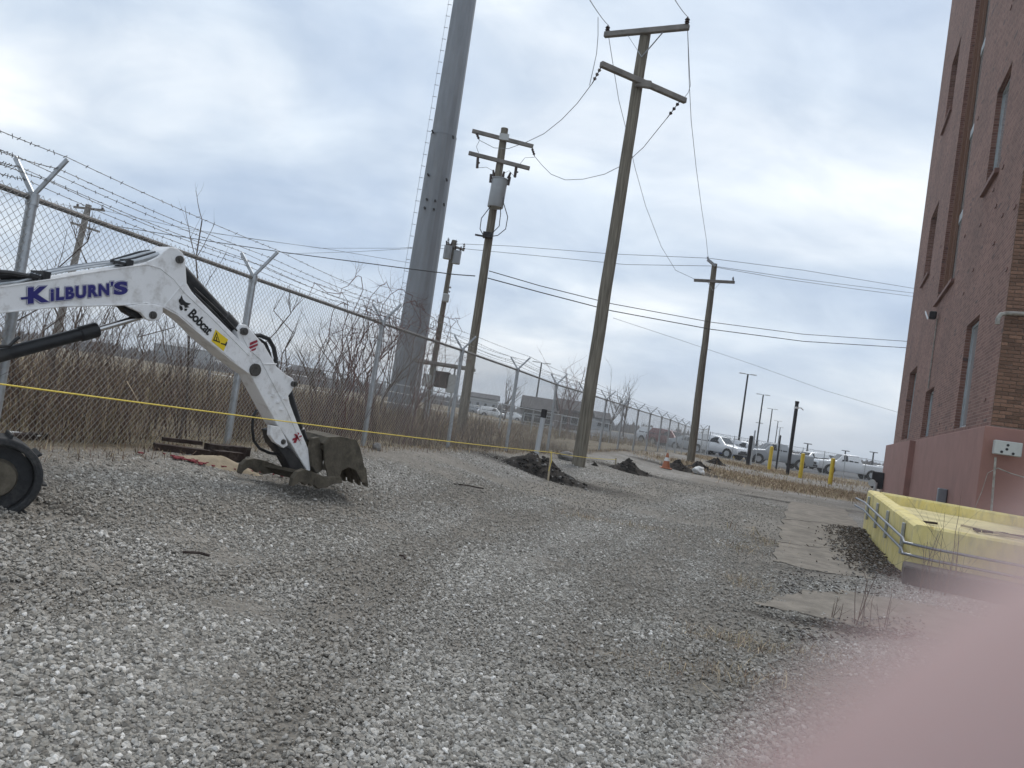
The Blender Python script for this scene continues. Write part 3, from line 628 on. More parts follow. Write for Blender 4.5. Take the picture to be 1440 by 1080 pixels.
# ------------------------------------------------------------------ yellow containment wall
def containment():
    Nb = G(1276, 812); Fb = G(1213, 745)
    d = (Fb - Nb); d.z = 0; L = d.length; d.normalize(); r = Vector((d.y, -d.x, 0)); r = BR.copy()
    h = .70; zb = -.15
    t = thing('containment_wall', 'low yellow painted concrete wall enclosing a slab beside the building', 'wall', (Nb.x, Nb.y, 0))
    def q(a, b, z=0): return Vector((Nb.x, Nb.y, 0)) + d * a + r * b + Vector((0, 0, z))
    WD = 4.2; th = .22
    bt = lambda a: gzf(*q(a, 0)[:2])
    top = lambda a: bt(a) * .6 + h + .01
    def wallbar(p0, p1, inner):
        # a wall between two plan points with rounded top edges
        m = MB(); n = 10; prof = [(0, None), (0, -.03), (.03, 0), (th - .03, 0), (th, -.03), (th, None)]
        vs = []
        for i in range(n + 1):
            f = i / n; c = p0.lerp(p1, f)
            for (o, dz) in prof:
                pp = c + inner * o; zz = zb if dz is None else c.z + dz
                pp = Vector((pp.x + .006 * mnoise.noise(Vector((f * 9, o * 9, 1))), pp.y, zz)); vs.append(pp)
        k = len(prof); fs = [(i * k + j, i * k + (j + 1) % k, (i + 1) * k + (j + 1) % k, (i + 1) * k + j) for i in range(n) for j in range(k)]
        fs += [tuple(range(k)), tuple(range(n * k + k - 1, n * k - 1, -1))]
        return m.add(vs, fs)
    c0, c1, c2, c3 = q(0, 0, .69), q(L, 0, .88), q(L - .25, WD, .84), q(-.35, WD, .66)
    obj('side_wall', wallbar(c0, c1, r), yellowwall, t, smooth=True)
    obj('back_wall', wallbar(c1 + r * (th + .002), c2, -d), yellowwall, t, smooth=True)
    obj('front_wall', wallbar(c0 + r * (th + .002), c3, d), yellowwall, t, smooth=True)
    sl = MB().add([q(th, th, .58), q(L - th, th, .70), q(L - th - .2, WD, .64), q(th - .3, WD, .56), q(th, th, zb), q(L - th, th, zb), q(L - th - .2, WD, zb), q(th - .3, WD, zb)], [(0, 1, 2, 3), (0, 4, 5, 1), (1, 5, 6, 2), (2, 6, 7, 3), (3, 7, 4, 0)])
    obj('slab', sl, yellowslab, t)
    # two conduits on strut brackets
    def cond(dz, start):
        a0, a1 = start, L - .35
        return [q(a1 + .55, -.16, c0.z + dz + .19), q(a1, -.065, c0.z + dz + .16), q(L * .5, -.065, c0.z + dz + .07), q(a0 + .15, -.065, c0.z + dz - .02), q(a0 - .12, -.09, c0.z + dz - .05), q(-.12, .25, c0.z + dz - .06), q(-.16, .7, c0.z + dz - .06), q(-.3, WD, c0.z + dz - .08)]
    for dz in (-.20, -.34):
        obj('conduit', MB().tube(cond(dz, .1), .018, 8), pipem, t, smooth=True)
    for f in (.12, .42, .66, .9):
        p = q(f * L, -.022, c0.z - .27 + f * .16); obj('bracket', MB().box(p, (.075, .035, .42), rz=math.atan2(d.y, d.x) , bev=.006), galv, t)
    # loose sticks and scraps lying on the slab
    for i, (x, y, ln, an) in enumerate(((1300, 716, .5, .3), (1395, 737, .9, 2.0), (1400, 745, .5, .4), (1425, 760, .6, .1), (1375, 735, .3, 1.2))):
        p = P(x, y, 11.2); p.z = .645
        s = obj('scrap_stick', MB().bar(p - Vector((math.cos(an), math.sin(an), 0)) * ln / 2, p + Vector((math.cos(an), math.sin(an), .02)) * ln / 2, .05, .03), [darkwood, stakem][i == 1]); tag(s, ['short dark stick at the far left of the yellow slab', 'pale board scrap lying by the standpipe on the slab', 'dark scrap beside the pale board on the slab', 'dark scrap at the right edge of the slab', 'small dark scrap left of the standpipe foot'][i], 'debris')
    # dark concrete step at the near corner
    p = q(-.42, .62, 0); st = obj('concrete_step', MB().box((p.x, p.y, .05), (.55, 1.5, .34), rz=math.atan2(d.y, d.x) - .12, bev=.02), conc_dark); tag(st, 'dark low concrete block at the foot of the yellow wall', 'concrete block')
containment()

# ------------------------------------------------------------------ chain-link fence
def chain_fence():
    posts = [Vector(p) for p in FTOP]
    t = thing('chain_link_fence', 'long galvanised chain link fence with barbed wire arms running into the distance', 'fence', (posts[1].x, posts[1].y, gzf(posts[1].x, posts[1].y)))
    # the run turns a corner just left of the picture
    corner = Vector((posts[0].x - .20, posts[0].y - .75, posts[0].z + .01)); left = [corner + Vector((-3.0, .35, 0)), corner + Vector((-6.0, .7, 0))]
    allp = left[::-1] + [corner] + posts
    n = len(allp)
    tips = []
    for i, p in enumerate(allp):
        a, b = allp[max(i - 1, 0)], allp[min(i + 1, n - 1)]; dr = (b - a); dr.z = 0; dr.normalize(); pe = Vector((dr.y, -dr.x, 0))
        if pe.y > 0: pe = -pe
        last = i == n - 1
        r = .038 if not last else .045
        zb = gzf(p.x, p.y) - .08
        lean = Vector((random.uniform(-.012, .012), random.uniform(-.012, .012), 0))
        po = obj('post', MB().tube([Vector((p.x, p.y, zb)) + lean, p + Vector((0, 0, .02 if not last else .22))], r, 10).tube([p + Vector((0, 0, -.05)), p + Vector((0, 0, .035))], r * 1.18, 10), galv, t, smooth=True)
        j1, j2 = random.uniform(.92, 1.08), random.uniform(.9, 1.06)
        tr, tl = p + pe * .25 * j1 + Vector((0, 0, .31 * j1)), p - pe * .22 * j2 + Vector((0, 0, .29 * j2)); tips.append((p, tr, tl))
        if not last:
            for e_ in (tr, tl): obj('barb_arm', MB().bar(p + Vector((0, 0, .02)), e_, .036, .018, up=dr, bev=.004), galv, po)
        if i % 2 == 0 and i < 12:
            for zz in (.35, .8, 1.3): MB()
    for i in range(n - 1):
        a, b = allp[i], allp[i + 1]
        obj('top_rail', MB().tube([a + (b - a) * .004, b - (b - a) * .004], .021, 8), railmat, t, smooth=True)
        # woven wire: straight strands in two directions, one just in front of the other
        near_ = i < 9; pit = .062 if near_ else .11; rw = .0021 if near_ else .0026
        if i < 2: pit = .12
        L = (b - a).length; za, zb_ = gzf(a.x, a.y), gzf(b.x, b.y); ht = 1.86
        u = (b - a).normalized(); pe = Vector((u.y, -u.x, 0)).normalized(); mb = MB()
        def at(s, h, o):
            f = s / L; base = (a.z + (b.z - a.z) * f) - 1.82; return Vector((a.x + (b.x - a.x) * f, a.y + (b.y - a.y) * f, base + h)) + pe * o + Vector((0, 0, 0))
        m_ = int((L + ht) / pit) + 1
        for fam in (1, -1):
            for k in range(m_):
                s0 = -ht + k * pit if fam > 0 else k * pit
                # line s = s0 + fam*h
                if fam > 0: h0 = max(0, -s0); h1 = min(ht, L - s0)
                else: h0 = max(0, s0 - L); h1 = min(ht, s0)
                if h1 - h0 < .02: continue
                p0, p1 = at(s0 + fam * h0, h0, .004 * fam + .024), at(s0 + fam * h1, h1, .004 * fam + .024)
                bow = pe * random.uniform(-.006, .006)
                mb.tube([p0, (p0 + p1) / 2 + bow, p1], rw, 3, cap=False)
        obj('mesh_panel', mb, wiremat, t, fix=False)
    # six barbed wires on the arms
    for side in (1, 2):
        for f in (.42, .72, 1.0):
            mb = MB(); 
            for i in range(n - 2):
                p0 = tips[i][0].lerp(tips[i][side], f) + Vector((0, 0, .012)); p1 = tips[i + 1][0].lerp(tips[i + 1][side], f) + Vector((0, 0, .012))
                sag = random.uniform(.01, .05); pts = []
                for k in range(9): g = k / 8; pts.append(p0.lerp(p1, g) - Vector((0, 0, sag * 4 * g * (1 - g))))
                mb.tube(pts, .0028 if i < 9 else .004, 4, cap=False)
                if i < 9:
                    for k in range(24):
                        g = (k + .5) / 24; c = p0.lerp(p1, g) - Vector((0, 0, sag * 4 * g * (1 - g)))
                        v = Vector((random.uniform(-1, 1), random.uniform(-1, 1), random.uniform(-1, 1))).normalized() * .017
                        mb.tube([c - v, c + v], .0032, 3)
            obj('barbed_wire', mb, barbmat, t, fix=False)
chain_fence()

def plain_fence(name, label, pts, ht, pitch, mesh=True, r=.03, m=galv):
    t = thing(name, label, 'fence', (pts[0].x, pts[0].y, pts[0].z - ht))
    for p in pts: obj('post', MB().tube([p - Vector((0, 0, ht + .1)), p + Vector((0, 0, .05))], r, 8), m, t)
    for a, b in zip(pts, pts[1:]):
        obj('top_rail', MB().tube([a, b], r * .6, 6), m, t)
        if mesh:
            mb = MB(); L = (b - a).length; mm = int((L + ht) / pitch)
            for fam in (1, -1):
                for k in range(mm):
                    s0 = -ht + k * pitch if fam > 0 else k * pitch
                    h0, h1 = (max(0, -s0), min(ht, L - s0)) if fam > 0 else (max(0, s0 - L), min(ht, s0))
                    if h1 - h0 < .05: continue
                    f = lambda s, h: a.lerp(b, s / L) + Vector((0, -.03, h - ht))
                    mb.tube([f(s0 + fam * h0, h0), f(s0 + fam * h1, h1)], .004, 3, cap=False)
            obj('mesh_panel', mb, wiremat, t, fix=False)
        else:
            for z in (-.35, -.8): obj('strand', MB().tube([a + Vector((0, 0, z)), b + Vector((0, 0, z))], .008, 4, cap=False), m, t)
q0, q1 = P(999, 608, 53.4), P(1246, 650, 60)
plain_fence('chain_link_fence', 'low chain link fence in front of the parked pickups on the right', [q0.lerp(q1, k / 8) for k in range(9)], 1.75, .2)
q0, q1 = P(300, 492, 26), P(860, 597, 46)
plain_fence('wire_fence', 'wire fence crossing the brown field beyond the chain link', [q0.lerp(q1, k / 10) for k in range(11)], 1.5, .3, mesh=False, r=.04)

# ------------------------------------------------------------------ utility poles
def pole_body(t, base, top, r0, r1, m=wood):
    base = Vector(base); top = Vector(top); pts = [base.lerp(top, k / 10) + Vector((random.uniform(-.008, .008), random.uniform(-.008, .008), 0)) for k in range(11)]; pts[0].z -= .3
    return obj('pole', MB().tube(pts, [r0 + (r1 - r0) * k / 10 for k in range(11)], 14), m, t, smooth=True)
def insul(t, a, b, r=.045):
    a, b = Vector(a), Vector(b); mb = MB().tube([a, b], .012, 5)
    for k in (.25, .5, .75): c = a.lerp(b, k); dd = (b - a).normalized(); mb.tube([c - dd * .02, c + dd * .02], [r, r * .6], 8)
    return obj('insulator', mb, porcelain, t)
def arc(a, b, sag, n=24):
    a, b = Vector(a), Vector(b); return [a.lerp(b, k / n) - Vector((0, 0, sag * 4 * (k / n) * (1 - k / n))) for k in range(n + 1)]
def line(label, pts, r, m=wirethin, name='power_line'):
    o = obj(name, MB().tube(pts, r, 5), m); return tag(o, label, 'wire')
def qbez(a, c, b, n=20):
    a, b, c = Vector(a), Vector(b), Vector(c); return [a * (1 - k / n) ** 2 + c * 2 * (k / n) * (1 - k / n) + b * (k / n) ** 2 for k in range(n + 1)]
YA = 19.2
def pole_A():
    base = G(813, 655); YA = base.y; top = P(908, 42, YA); top.x = (base.x + top.x) / 2 + .02
    top = P(908.5, 42, YA)
    t = thing('utility_pole', 'tall near wooden utility pole with two skewed crossarms', 'utility pole', tuple(base))
    pole_body(t, base, top, .155, .125)
    for (pa, pb, ya, yb, dz) in (((850, 49), (969, 38), YA + .5, YA - .5, .5), ((845, 90), (964, 142), YA - .62, YA + .62, .0)):
        a, b = P(*pa, ya - .14), P(*pb, yb - .14)
        obj('crossarm', MB().bar(a, b, .11, .13, bev=.012), woodarm, t)
        if dz:
            c = (a + b) / 2
            for e_ in (a, b): obj('brace', MB().bar(c.lerp(e_, .42) - Vector((0, 0, .06)), c - Vector((0, 0, .62)), .035, .012), galv, t)
    obj('mount_plate', MB().box(P(905, 118, YA - .2), (.36, .1, .18), bev=.02), woodarm, t)
    a1l, a1r = P(854, 44, YA + .36), P(966, 33, YA - .64)
    for a in (a1l, a1r): insul(t, a - Vector((0, 0, .06)), a + Vector((0, 0, .16)), .06)
    a2l, a2r = P(846, 93, YA - .76), P(957, 141, YA + .48)
    il, ir = P(833, 117, YA - .4), P(938, 166, YA + .3)
    insul(t, a2l, il); insul(t, a2r, ir)
    return dict(t=t, Y=YA, a1l=a1l + Vector((0, 0, .15)), a1r=a1r + Vector((0, 0, .15)), il=il, ir=ir)
A_ = pole_A()
def pole_B():
    Y = 24.0; top = P(710, 181, Y); base = P(649, 590, Y); base.z = gzf(base.x, Y)
    t = thing('utility_pole', 'utility pole carrying one large grey transformer behind the chain link fence', 'utility pole', tuple(base))
    base.x = P(649, 600, Y).x; pole_body(t, base, top, .155, .115)
    arms = []
    for (pa, pb) in (((664, 184), (750, 206)), ((659, 215), (745, 237))):
        a, b = P(*pa, Y - .2), P(*pb, Y - .1); arms.append((a, b)); obj('crossarm', MB().bar(a, b, .09, .12, bev=.01), woodarm, t)
    obj('mount_plate', MB().box(P(709, 193, Y - .15), (.3, .12, .2)), greybox, t)
    iA, iB = P(674, 197, Y - .4), P(752, 220, Y - .4)
    insul(t, P(670, 187, Y - .25), iA); insul(t, P(748, 208, Y - .25), iB)
    cut = []
    for (x, y, x2, y2) in ((672, 222, 671, 236), (726, 235, 724, 249)):
        obj('fuse_cutout', MB().tube([P(x, y, Y - .3), P(x2, y2, Y - .35)], .045, 8).tube([P(x - 1, (y + y2) / 2, Y - .28), P(x + 2, (y + y2) / 2, Y - .2)], .03, 6), porcelain, t); cut.append(P(x2, y2, Y - .35))
    # transformer can in front of the pole
    ct, cb = P(703, 253, Y - .42), P(697, 292, Y - .42); cb.x, cb.y = ct.x - .02, ct.y
    tr = obj('transformer', MB().tube([cb, cb + Vector((0, 0, .02)), ct - Vector((0, 0, .03)), ct], [.235, .245, .245, .24], 20), tranm, t, smooth=True)
    obj('lid', MB().tube([ct, ct + Vector((0, 0, .03)), ct + Vector((0, 0, .07))], [.26, .26, .12], 20), tranm, tr, smooth=True)
    for sx in (-.2, .08, .25): obj('bushing', MB().tube([ct + Vector((sx, -.1, .05)), ct + Vector((sx * 1.2, -.12, .24))], [.05, .03], 8), porcelain, tr)
    for sx in (-.28, .28): obj('arrester', MB().tube([ct + Vector((sx, -.05, -.14)), ct + Vector((sx * 1.05, -.05, .12))], .04, 8), porcelain, tr)
    # leads and loops
    for pts in ([(698, 259), (693, 275), (690, 290), (677, 307), (675, 322), (682, 335)], [(703, 259), (703, 280), (704, 300), (702, 318), (694, 326), (684, 333)], [(707, 262), (708, 285), (714, 305), (711, 322), (700, 331), (686, 333)]):
        obj('lead', MB().tube([P(x, y, Y - .55) for x, y in pts], .014, 5), cable, t)
    for pts in ([(674, 198), (670, 206), (673, 215)], [(672, 236), (684, 235), (693, 240), (692, 248)], [(752, 221), (738, 222), (731, 231)], [(724, 249), (716, 240), (710, 243)]):
        obj('jumper', MB().tube([P(x, y, Y - .4) for x, y in pts], .007, 4), wirethin, t)
    obj('rack', MB().bar(P(668, 330, Y - .2), P(690, 334, Y - .2), .05, .05).box(P(686, 331, Y - .15), (.3, .3, .16)), blackpost, t)
    return dict(Y=Y, iA=iA, iB=iB)
B_ = pole_B()
def pole_C():
    base = G(971, 650); Y = base.y; top = P(1005, 371, Y); base = Vector((base.x, Y, base.z))
    t = thing('utility_pole', 'farther wooden utility pole with one crossarm near the light poles', 'utility pole', tuple(base))
    pole_body(t, base, top, .17, .11)
    a, b = P(976, 394, Y - .2), P(1033, 397, Y - .2); obj('crossarm', MB().bar(a, b, .10, .12, bev=.01), woodarm, t)
    c = (a + b) / 2
    for e_ in (a, b): obj('brace', MB().bar(c.lerp(e_, .35), c - Vector((0, 0, .4)), .03, .012), galv, t)
    obj('top_bracket', MB().bar(P(995, 365, Y - .15), P(1006, 374, Y - .15), .1, .1).tube([P(996, 367, Y - .15), P(995, 361, Y - .15)], .04, 6), galv, t)
    insul(t, P(1031, 397, Y - .2), P(1031, 389, Y - .2), .05)
    return dict(Y=Y, al=P(978, 393, Y - .2), top=P(996, 364, Y - .15), ar=P(1030, 394, Y - .2))
C_ = pole_C()
def pole_D():
    Y = 42.0; top = P(639, 338, Y); base = P(604, 530, Y); base = Vector((base.x, Y, gzf(base.x, Y)))
    t = thing('utility_pole', 'distant utility pole with a pair of small transformers beside the monopole', 'utility pole', tuple(base))
    base.x = P(610, 505, Y).x; pole_body(t, base, top, .17, .13)
    obj('crossarm', MB().bar(P(629, 343, Y - .2), P(653, 352, Y - .2), .12, .12), woodarm, t)
    for x, y in ((630, 343), (641, 346), (652, 351)): insul(t, P(x, y, Y - .2), P(x + 1, y - 9, Y - .2), .08)
    for x, y in ((628, 364), (641, 371)):
        c = P(x, y, Y - .3); q = obj('transformer', MB().tube([c, c + Vector((0, 0, .72))], .22, 12), tranm, t, smooth=True)
        for s_ in (-.12, .12): obj('bushing', MB().tube([c + Vector((s_, 0, .72)), c + Vector((s_ * 1.3, 0, .98))], .04, 6), porcelain, q)
    obj('switch', MB().box(P(627, 419, Y - .3), (.35, .3, .45), bev=.04), greybox, t)
    for k in range(4): obj('spool', MB().ball(P(633 - k * 1.2, 404 + k * 6, Y - .3), .07, 6), galv, t)
    return Y
pole_D()
def pole_E():
    Y = 60.0; top = P(125, 288, Y); base = P(110, 372, Y); base.z = .4; base.x -= .9
    t = thing('utility_pole', 'faint distant utility pole seen through the fence above the white boom', 'utility pole', tuple(base)); pole_body(t, base, top, .3, .22, woodarm)
    for (a, b) in (((104, 291), (147, 296)), ((100, 313), (140, 326))): obj('crossarm', MB().bar(P(*a, Y), P(*b, Y), .16, .16), woodarm, t)
    for x, y in ((109, 291), (122, 292), (144, 296)): insul(t, P(x, y, Y), P(x + .5, y - 5, Y), .12)
pole_E()

# lines
YA_ = A_['Y']; YC = C_['Y']; YB = B_['Y']
line('thin wire from the near pole up and over to the upper left', qbez(A_['a1l'], P(840, 20, 15), P(812, -30, 12)), .008)
line('thin wire from the near pole top rising past the upper edge', qbez(A_['a1r'], P(955, 12, 15), P(932, -30, 12)), .008)
line('thin slack jumper looping beside the near pole upper left arm', [P(*q, YA_ - .6) for q in ((841, 24), (841, 50), (839, 75), (834, 98), (829, 120))], .008)
line('thin wire from near pole upper left arm down to far crossarm', [P(856, 52, YA_ + .3)] + [P(x, y, YA_ + .3 + (YC - YA_) * f) for x, y, f in ((862, 90, .1), (870, 140, .22), (880, 180, .33), (893, 236, .48), (908, 290, .62), (930, 347, .78), (950, 380, .9))] + [C_['al']], .008)
line('thin wire from near pole upper right arm down to far pole top', [P(967, 42, YA_ - .5)] + [P(x, y, YA_ - .5 + (YC - YA_) * f) for x, y, f in ((969, 110, .12), (972, 170, .25), (979, 236, .45), (987, 296, .68), (993, 335, .86))] + [C_['top']], .008)
line('thin drop wire beside the near pole lower right arm', [P(*q, YA_) for q in ((967, 40), (970, 108), (971, 120), (968, 130), (961, 139))], .007)
line('curved wire from near pole lower arm to transformer pole left side', [A_['il']] + [P(x, y, YA_ + (YB - YA_) * f - .3) for x, y, f in ((812, 145, .2), (790, 168, .38), (765, 188, .55), (740, 200, .7), (715, 209, .82), (695, 208, .92))] + [B_['iA']], .009)
line('curved slack wire from near pole lower arm to transformer pole right side', [A_['ir']] + [P(x, y, YA_ + (YB - YA_) * f) for x, y, f in ((925, 182, .1), (905, 207, .25), (880, 230, .42), (850, 245, .58), (820, 252, .7), (795, 253, .8), (775, 245, .88), (762, 232, .94))] + [B_['iB']], .009)
rb = P(688, 383, YB)
def far_line(label, pts, r, m): return line(label, [P(*q) for q in pts], r, m)
far_line('thick black cable from the left to the transformer pole', [(150, 316, 40), (300, 340, 34), (400, 355, 31), (500, 368, 28), (560, 376, 26), (640, 386, 24.2), (668, 388, 23.8)], .017, cable)
far_line('upper thick cable from transformer pole to the brick building', [(688, 381, 23.8), (760, 402, 25), (860, 427, 27), (1000, 453, 31), (1130, 470, 35), (1290, 481, 40)], .014, cable)
far_line('lower thick cable from transformer pole to the brick building', [(686, 391, 23.8), (760, 411, 25), (860, 437, 27), (1000, 463, 31), (1130, 480, 35), (1290, 490, 40)], .017, cable)
far_line('thin line sloping down from the near pole to the building foot', [(862, 447, 45), (950, 476, 50), (1060, 513, 55), (1160, 549, 58), (1290, 588, 60)], .012, wirethin)
far_line('upper faint line from the far left through the far pole', [(250, 322, 70), (330, 332, 66), (450, 349, 60), (560, 349, 50), (650, 343, 42), (720, 346, 41), (860, 357, 39.5), (996, 363, 38), (1130, 380, 42), (1300, 408, 48)], .013, wirethin)
far_line('middle faint line passing just under the far pole top', [(400, 357, 62), (500, 354, 52), (585, 349, 45), (655, 350, 41.8), (760, 360, 40), (880, 372, 39), (1003, 374, 38), (1130, 393, 42), (1300, 414, 48)], .013, wirethin)
far_line('lower faint line to the right of the far pole top', [(1008, 376, 38), (1100, 392, 41), (1200, 406, 44), (1300, 419, 48)], .013, wirethin)
far_line('faint line from the far left pole across the fence top', [(104, 290, 60), (50, 282, 55), (-30, 262, 50)], .018, wirethin)
far_line('faint line from the far left pole towards the monopole', [(146, 296, 60), (240, 317, 62), (340, 334, 64), (460, 350, 66), (590, 372, 68)], .018, wirethin)

# ------------------------------------------------------------------ monopole tower
def monopole():
    Y = 40.0; b = P(569, 548, Y); base = Vector((b.x, Y, gzf(b.x, Y))); topx = P(652, 0, Y).x
    Hs = 36.0; t = thing('monopole_tower', 'thick tapering grey steel monopole tower rising out of the top', 'tower', tuple(base))
    c = Vector((P(612, 270, Y).x, Y, 0))
    zj = P(628, 193, Y).z
    rad = lambda z: .80 - (z / 24.) * .19
    def shaft(z0, z1, k=1.0, n=16):
        return MB().tube([c + Vector((0, 0, z0)), c + Vector((0, 0, (z0 + z1) / 2)), c + Vector((0, 0, z1))], [rad(z0) * k, rad((z0 + z1) / 2) * k, rad(z1) * k], n)
    obj('lower_shaft', shaft(-.3, zj, 1.0), monom, t); obj('upper_shaft', shaft(zj - .3, Hs, .965), monom, t)
    obj('joint_rim', MB().tube([c + Vector((0, 0, zj - .03)), c + Vector((0, 0, zj + .02))], rad(zj) * 1.015, 16), monom, t)
    pegs = MB(); x0 = lambda z: c + Vector((-rad(z) * .98, -.25, z))
    for z in np.arange(4.0, Hs, .62):
        obj('step_peg', MB().tube([x0(z), x0(z) + Vector((-.22, -.02, .0))], .015, 5), galv, t)
    obj('safety_cable', MB().tube([x0(3.2) + Vector((-.2, 0, 0)), x0(Hs) + Vector((-.17, 0, 0))], .010, 5), galv, t)
    for (x, y) in ((602, 245), (628, 252), (600, 280), (612, 282), (597, 292), (610, 294), (624, 287), (608, 184), (637, 192)):
        p = P(x, y, Y - .75); obj('bolt_port', MB().tube([p + Vector((0, .25, 0)), p - Vector((0, .03, 0))], .055, 8), blackpost, t)
    obj('flange', MB().tube([c + Vector((0, 0, -.1)), c + Vector((0, 0, .25))], rad(0) * 1.22, 16), monom, t)
monopole()
def shelter():
    Y = 38.0; p = P(625, 516, Y); b = Vector((p.x, Y, gzf(p.x, Y)))
    t = thing('equipment_shelter', 'flat roofed equipment rack beside the foot of the monopole', 'shelter', tuple(b))
    a, e_ = P(583, 507, Y), P(668, 520, Y)
    obj('roof', MB().bar(a, e_, 1.6, .14, bev=.02), woodarm, t)
    for x in (588, 612, 640, 664):
        q = P(x, 512, Y); obj('post', MB().tube([q + Vector((0, .5, 0)), Vector((q.x, Y + .5, b.z - .1))], .05, 6), galv, t)
    for (x, y, w, h) in ((622, 534, .7, .8), (636, 540, .5, .9), (600, 535, .4, .6)): obj('cabinet', MB().box(P(x, y, Y - .3), (w, .4, h), bev=.03), [greybox, darkwood, greybox][int(x) % 3], t)
shelter()

# ------------------------------------------------------------------ excavator
EXA, EXB = (-3.30, 5.05), (-1.59, 7.6)
EXD = Vector((EXB[0] - EXA[0], EXB[1] - EXA[1], 0)).normalized(); EXN = Vector((-EXD.y, EXD.x, 0))      # EXN points away from the camera
def EX(px, py, off=0.0): return PL(px, py, EXA, EXB, off)
def decal_text(name, s, px0, px1, pxup, m, parent, off, bold=0, space=1.0, pad=0, per=None):
    v, f = text_mesh(s, bold, 0, space); xs = [q.x for q in v]; ys = [q.y for q in v]; x0, x1, y0, y1 = min(xs), max(xs), min(ys), max(ys)
    O, U, V = EX(*px0, off), EX(*px1, off), EX(*pxup, off); U = U - O; V = V - O
    mb = MB().add([O + U * ((q.x - x0) / (x1 - x0)) + V * ((q.y - y0) / (y1 - y0)) for q in v], f); return obj(name, mb, m, parent, fix=False)
def excavator():
    g = gzf(-3.9, 4.2)
    t = thing('mini_excavator', 'white mini excavator arm with black hydraulic cylinders and muddy bucket reaching in', 'excavator', (-4.3, 3.6, g))
    WB = .20                                               # boom width
    def side(poly, off, w): return MB().prism([EX(x, y, off) for x, y in poly], EXN * w)
    boomp = [(-60, 413), (0, 403), (71, 392), (130, 382), (183, 374), (205, 369), (222, 361), (232, 352), (240, 347), (250, 349), (258, 356), (261, 368), (263, 398), (271, 412), (300, 441), (336, 477), (352, 492), (358, 510), (353, 528), (326, 508), (288, 477), (270, 458), (258, 448), (246, 439), (232, 432), (216, 428), (200, 427), (175, 430), (88, 432), (0, 441), (-60, 449)]
    boom = obj('boom', side(boomp, 0, WB), white, t, bevel=.008)
    # boom root running back to the machine, out of the picture
    r0t, r0b = EX(-60, 413), EX(-60, 449); back = -EXD * .9 + Vector((0, 0, -.55))
    obj('boom_root', MB().prism([r0t + EXD * .02, r0b + EXD * .02, r0b + back, r0t + back], EXN * WB), white, t, bevel=.008)
    # raised edge ribs and welded cylinder lug
    for path in ([(0, 403.8), (71, 393), (130, 383), (183, 375), (207, 372), (225, 377), (244, 392), (260, 412), (300, 449), (350, 500)], [(0, 439.5), (88, 430.5), (175, 428.5), (205, 426), (228, 431), (250, 443), (285, 473), (330, 508)]):
        obj('edge_rib', MB().tube([EX(x, y, -.002) for x, y in path], .0055, 5), white, boom)
    obj('seam', MB().tube([EX(230, 432, -.001), EX(255, 402, -.001), EX(258, 398, -.001)], .004, 5), white, boom)
    lug = [(176, 430), (200, 427), (216, 428), (228, 431), (228, 440), (224, 448), (214, 452), (205, 449), (197, 440)]
    obj('cylinder_lug', side(lug, -.012, .035), white, boom, bevel=.006); obj('cylinder_lug', side(lug, WB - .03, .035), white, boom, bevel=.006)
    for (x, y, r) in ((213.5, 443, .030), (251.5, 365, .030), (342.6, 466, .032), (413, 540, .026), (397, 621, .024)):
        obj('pin', MB().disc(EX(x, y, .012), -EXN, r, .034, 14).disc(EX(x, y, -.018), -EXN, r * .55, .012, 10), pinm, t)
    # stick
    stickp = [(334, 463), (340, 456), (348, 457), (357, 467), (374, 487), (391, 516), (404, 527), (413, 532), (417, 541), (412, 550), (407, 557), (409, 567), (419, 594), (432, 624), (435, 632), (438, 662), (434, 664), (412, 626), (391, 597), (367, 553), (352, 524), (340, 490)]
    stick = obj('stick', side(stickp, .012, .185), white, t, bevel=.008)
    for path in ([(337, 464), (352, 492), (367, 505), (380, 530), (404, 575), (425, 625)], [(372, 512), (390, 512)]):
        obj('edge_rib', MB().tube([EX(x, y, .008) for x, y in path], .005, 5), white, stick)
    obj('pivot_boss', MB().disc(EX(358, 520, .02), -EXN, .055, .04, 14), pinm, stick)
    obj('lower_lug', side([(380, 598), (392, 600), (402, 618), (404, 626), (398, 630), (386, 622), (379, 612)], -.01, .05), white, stick, bevel=.005)
    for (x, y) in ((384, 556), (391, 565), (402, 560), (396, 575)): obj('weld_stop', MB().box(EX(x, y, .004), (.05, .02, .02)), white, stick)
    # cylinders
    def cyl(name, a, b, r, off, rodto=None, rr=.02):
        A_, B_ = EX(*a, off), EX(*b, off); d = (B_ - A_).normalized()
        c = obj(name, MB().tube([A_, B_], r, 18), blackp, t, smooth=True)
        obj('gland', MB().tube([B_ - d * .13, B_ - d * .12, B_, B_ + d * .012], [r, r * 1.22, r * 1.22, r * .8], 18), blackp, c, smooth=True)
        if rodto: obj('rod', MB().tube([B_, EX(*rodto, off)], rr, 14), chrome, c, smooth=True)
        return c
    bc = cyl('boom_cylinder', (-70, 523), (146, 465), .046, WB / 2, (206, 447), .022)
    obj('rod_end', side([(178, 432), (198, 428), (212, 436), (210, 446), (200, 449), (184, 440)], .05, .09), blackp, t)
    obj('bracket', MB().tube([EX(-4, 487, -.02), EX(10, 486, -.03), EX(20, 476, -.03), EX(24, 474, -.03)], .012, 6), blackp, bc)
    sc_ = cyl('stick_cylinder', (258, 373), (337, 460), .052, WB / 2, (343, 466), .022)
    bk_ = cyl('bucket_cylinder', (412, 548), (434, 622), .050, WB / 2, (441, 640), .02)
    for o_, a, b in ((.04, (278, 413), (330, 467)), (.02, (275, 405), (338, 468))): obj('hose', MB().tube([EX(*a, o_), EX((a[0] + b[0]) / 2 + 1, (a[1] + b[1]) / 2 - 1, o_), EX(*b, o_)], .008, 6), blackp, t)
